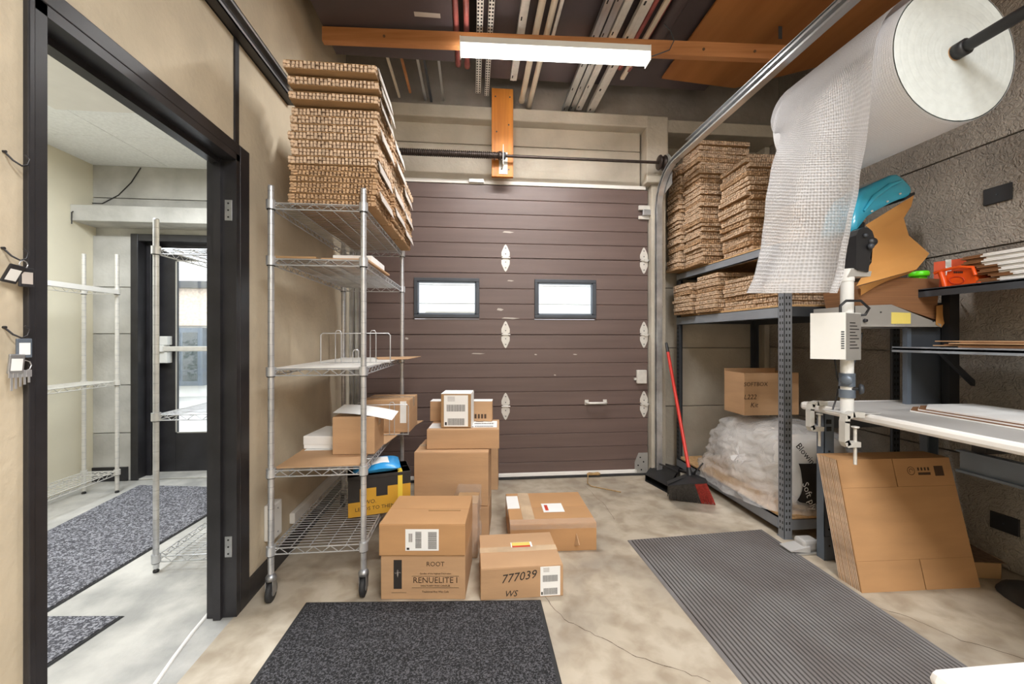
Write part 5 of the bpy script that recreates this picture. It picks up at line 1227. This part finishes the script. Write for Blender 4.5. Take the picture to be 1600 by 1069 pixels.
# orange holder + red carton + green tape
yO=pX(1495,430,2.50).y
og=empty('orange_case',(2.52,yO,1.49),'bright orange plastic tool case with handle on the upper shelf','case')
def P_(x,y,X=2.48): return pX(x,y,X)
part('case_body',lambda b:b.prism([P_(1476,450),P_(1526,447),P_(1522,424),P_(1518,420),P_(1480,424)],(.09,0,0),orange),og)
part('handle_frame',lambda b:b.path([P_(1460,427,2.47),P_(1475,422,2.47),P_(1500,417,2.47),P_(1520,418,2.47),P_(1524,430,2.47)],.008,orange,8),og)
part('side_grip',lambda b:b.path([P_(1470,426,2.47),P_(1474,438,2.465),P_(1477,452,2.47)],.012,orange,8),og)
part('base_bar',lambda b:b.path([P_(1472,453,2.47),P_(1500,451,2.47),P_(1530,447,2.47),P_(1529,441,2.47)],.009,orange,8),og)
part('case_label',lambda b:[b.prism([P_(1490+i*3,427,2.478),P_(1492+i*3,427,2.478),P_(1492+i*3,424,2.478),P_(1490+i*3,424,2.478)],(.001,0,0),ink) for i in range(5)]+[b.path([P_(1483+12*math.cos(t/10*6.28)+12,438+6*math.sin(t/10*6.28),2.478) for t in range(11)],.002,redlab,5)],og)
og2=empty('orange_red_carton',(2.6,yO,1.49),'orange red printed packet with a white stripe behind the orange case','packet')
part('packet_body',lambda b:b.prism([P_(1459,452,2.60),P_(1512,446,2.60),P_(1508,403,2.60),P_(1459,410,2.60)],(.06,0,0),orangel),og2)
part('white_stripe',lambda b:b.prism([P_(1478,430,2.597),P_(1486,430,2.597),P_(1486,405,2.597),P_(1477,406,2.597)],(.002,0,0),paper),og2)
gt=empty('green_tape_roll',P_(1436,434,2.50),'neon green tape dispenser on the shelf between the paper bundle and orange case','tape roll')
cg=P_(1436,429,2.50)
part('tape_ring',lambda b:b.lathe(cg-Vector((0,0,.012)),[(.022,0),(.04,0),(.044,.006),(.044,.022),(.04,.028),(.022,.028),(.022,0)],(0,0,1),green,24),gt)
part('tape_foot',lambda b:b.bbox((cg.x-.02,cg.y-.02,1.49),(cg.x+.03,cg.y+.03,cg.z-.012),green,.004),gt)
# ------------------------------------------------------------ overhead storage
ZB=3.17
bm1=empty('ceiling_timber',(.8,2.56,3.05),'long orange timber spanning under the overhead boards behind the tube light','timber')
e0=pT(503,52,2.56); e1=pT(1240,82,2.56)
part('timber_beam',lambda b:b.hexa([e0+Vector((0,0,-.045)),e1+Vector((.0,0,-.045)),e1+Vector((.0,.04,-.045)),e0+Vector((0,.04,-.045)),e0+Vector((0,0,.045)),e1+Vector((0,0,.045)),e1+Vector((0,.04,.045)),e0+Vector((0,.04,.045))],wood),bm1)
for x in (600,790,1100,1180): k=pT(x,52+(x-503)*.0407,2.555); part('knot',lambda b:b.tube(k,k+Vector((0,.006,0)),.008,kcore,10),bm1)
for px_ in (520,1225):
    q=pT(px_,55,2.58); part('hanger_strap',lambda b:b.box((q.x-.012,q.y+.03,q.z),(q.x+.012,q.y+.033,HC),dsteel),bm1)
ZB=e0.z+.052
def board(name,x0,y0,x1,y1,z,th,m,label,cat='board'):
    b=MB(); b.bbox((x0,y0,z),(x1,y1,z+th),m,.003); return b.build(name,label=label,cat=cat)
A1=fl(530,95,ZB); 
board('dark_board',A1.x,.4,fl(709,60,ZB).x,2.93,ZB,.02,dpanel,'large dark panel stored overhead at the left of the timber')
board('dark_board',fl(765,60,ZB).x-.05,.5,1.9,3.2,ZB+.075,.02,dpanel,'dark panel stored overhead above the steel studs')
part('paper_strip',lambda b:b.box((fl(647,20,ZB).x,fl(647,20,ZB).y-.01,ZB-.002),(fl(688,24,ZB).x,fl(688,24,ZB).y+.02,ZB-.0004),kflap),None,label='pale paper tag stuck under the dark overhead panel',cat='tag')
pl1=fl(1036,128,ZB); 
def plyf(b): b.prism([fl(1034,123,ZB+.03),fl(1148,138,ZB+.03),Vector((2.55,2.75,ZB+.03)),Vector((2.55,.6,ZB+.03)),Vector((1.42,.6,ZB+.03))],(0,0,.015),ply)
part('plywood_sheet',plyf,None,label='orange plywood sheet stored overhead at the right behind the roller track',cat='board')
part('plywood_sheet',lambda b:b.prism([Vector((1.28,.5,ZB+.052)),Vector((2.6,.5,ZB+.052)),Vector((2.6,2.3,ZB+.052)),Vector((1.28,2.3,ZB+.052))],(0,0,.015),ply),None,label='upper orange plywood sheet stored overhead at the right nearest the viewer',cat='board')
def run(name,px_,py_,r_or_w,m,label,kind,yn=.5,zoff=0.0,cat='stud'):
    """long item parallel to the depth axis ending at pixel (px_,py_) on plane ZB"""
    z=ZB+zoff; e=fl(px_,py_,z)
    r=empty(name,(e.x,(e.y+yn)/2,z),label,cat)
    L=r_or_w
    if kind=='pipe': part('pipe_body',lambda b:(b.tube((e.x,yn,z+L),(e.x,e.y,z+L),L,m,14)),r); part('pipe_rim',lambda b:b.lathe((e.x,e.y,z+L),[(L+.003,-.05),(L+.003,0),(L-.004,0),(L-.004,-.01)],(0,1,0),m,14),r)
    elif kind=='stud':
        def f(b):
            b.box((e.x-L/2,yn,z),(e.x+L/2,e.y,z+.0015),m); b.box((e.x-L/2,yn,z),(e.x-L/2+.0015,e.y,z+.03),m); b.box((e.x+L/2-.0015,yn,z),(e.x+L/2,e.y,z+.03),m)
            b.box((e.x-L/2,yn,z+.0285),(e.x-L/2+.008,e.y,z+.03),m); b.box((e.x+L/2-.008,yn,z+.0285),(e.x+L/2,e.y,z+.03),m)
            b.box((e.x-.006,yn,z-.002),(e.x+.006,e.y,z),m)
        part('stud_channel',f,r)
        part('punch_holes',lambda b:[b.box((e.x-L*.28,e.y-.06-i*.28,z-.0012),(e.x-L*.1,e.y-.03-i*.28,z-.0004),hole) for i in range(9)],r)
    elif kind=='slot':
        def f(b):
            b.box((e.x-L/2,yn,z),(e.x+L/2,e.y,z+.002),m); b.box((e.x-L/2,yn,z),(e.x-L/2+.002,e.y,z+.035),m)
        part('angle_body',f,r)
        def g(b):
            y=yn+.02
            while y<e.y-.02:
                for k in (-.25,.25): b.box((e.x+k*L-.005,y,z-.0012),(e.x+k*L+.005,y+.014,z-.0004),hole)
                y+=.028
        part('slots',g,r,kind='stuff')
    else: part('bar_body',lambda b:b.bbox((e.x-L/2,yn,z),(e.x+L/2,e.y,z+.02),m,.002),r)
    return r
run('steel_angle',747,146,.04,galvw,'left perforated steel angle stored overhead beyond the tube light','slot')
run('steel_angle',760,150,.035,galvw,'right perforated steel angle stored overhead beyond the tube light','slot')
run('red_pipe',716,105,.018,redp,'left dull red pipe overhead beside the dark panel','pipe',cat='pipe')
run('red_pipe',730,108,.018,redp,'second dull red pipe overhead beside the dark panel','pipe',cat='pipe')
run('steel_stud',802,126,.05,galvw,'single bright steel stud overhead left of the cream pipes','stud')
run('cream_pipe',815,162,.022,pvc,'left cream pipe stored overhead behind the tube light','pipe',cat='pipe')
run('cream_pipe',826,172,.02,pvc,'right cream pipe stored overhead behind the tube light','pipe',cat='pipe')
run('steel_stud',882,175,.05,galv,'leftmost stud of the overhead steel bundle','stud')
run('steel_stud',893,173,.045,galv,'second stud of the overhead steel bundle','stud',zoff=.006)
run('steel_stud',904,172,.05,galvw,'third stud of the overhead steel bundle','stud')
run('steel_stud',922,176,.065,galvw,'wide pale stud at the right of the overhead steel bundle','stud')
run('timber_strip',972,125,.03,pvc,'thin pale strip overhead right of the steel bundle','bar',cat='strip')
run('red_pipe',968,110,.017,redp,'left red pipe overhead right of the steel bundle','pipe',cat='pipe')
run('red_pipe',982,112,.017,redp,'right red pipe overhead right of the steel bundle','pipe',cat='pipe')
run('black_pipe',1003,108,.045,dpanel,'thick dark pipe overhead beside the orange plywood','pipe',cat='pipe')
run('steel_stud',858,80,.02,galvw,'thin steel bar overhead between cream pipes and steel bundle','bar',cat='bar')
for x_,y_,l,m_ in ((665,158,'left steel rail end poking out past the dark overhead panel',galv),(693,158,'right steel rail end poking out past the dark overhead panel',galv),(624,153,'grey stick end left of the rails beyond the dark overhead panel',pvc),(641,146,'orange stick end beyond the dark overhead panel',wood),(674,160,'middle steel rail end poking out past the dark overhead panel',dsteel)):
    run('rail_end',x_,y_,.018,m_,l,'bar',yn=2.3,zoff=.021,cat='rail')
# tube light
tlp=empty('tube_light',(.455,2.5,3.04),'glowing long tube light fixture hung under the orange timber','ceiling light')
LA=pT(720,76,2.50); LB=pT(1012,90,2.50)
def tf_(b,dz0,dz1,dy0,dy1,m,ins=0):
    d=(LB-LA).normalized(); A_=LA+d*ins; B2=LB-d*ins; v=lambda p,dy,dz:p+Vector((0,dy,dz))
    b.hexa([v(A_,dy0,dz0),v(B2,dy0,dz0),v(B2,dy1,dz0),v(A_,dy1,dz0),v(A_,dy0,dz1),v(B2,dy0,dz1),v(B2,dy1,dz1),v(A_,dy1,dz1)],m)
part('housing',lambda b:(tf_(b,.009,.045,-.045,.045,machm),tf_(b,-.05,.014,-.045,.045,white) if False else None),tlp)
part('diffuser',lambda b:tf_(b,-.03,.008,-.035,.035,lensm,.004),tlp,label='glowing white diffuser')
part('end_plate',lambda b:b.box((LA.x-.006,LA.y-.042,LA.z-.04),(LA.x,LA.y+.042,LA.z+.05),white),tlp); part('end_plate',lambda b:b.box((LB.x,LB.y-.042,LB.z-.04),(LB.x+.004,LB.y+.042,LB.z+.05),white),tlp)
part('supply_cable',lambda b:b.path([LB+Vector((0,.02,.01)),pT(1030,84,2.5),pT(1046,78,2.5),pT(1053,64,2.5),pT(1048,48,2.5),pT(1038,38,2.55)],.0035,dsteel,6),tlp)
part('light_hanger',lambda b:(b.box((LA.x+.2,LA.y+.02,LA.z+.05),(LA.x+.22,LA.y+.1,LA.z+.07),galv),b.box((LB.x-.22,LB.y+.02,LB.z+.05),(LB.x-.2,LB.y+.1,LB.z+.07),galv)),tlp)
# unseen fixtures added to carry the fill lamps behind the viewer
for y in (-.25,-1.9):
    r=empty('added_light_fixture',(.9,y,3.3),'added white fill light fixture behind the viewer, %s one'%('nearer' if y>-1 else 'farther'),'ceiling light')
    part('housing',lambda b:b.bbox((.2,y-.28,3.26),(1.6,y+.28,3.33),white,.006),r); part('diffuser',lambda b:b.bbox((.22,y-.26,3.245),(1.58,y+.26,3.259),white,.003),r)
    for x in (.4,1.4): part('drop_rod',lambda b:b.tube((x,y,3.33),(x,y,HC),.006,galv,8),r)
for o in bpy.data.objects:
    if '_w' in o.keys(): del o['_w']
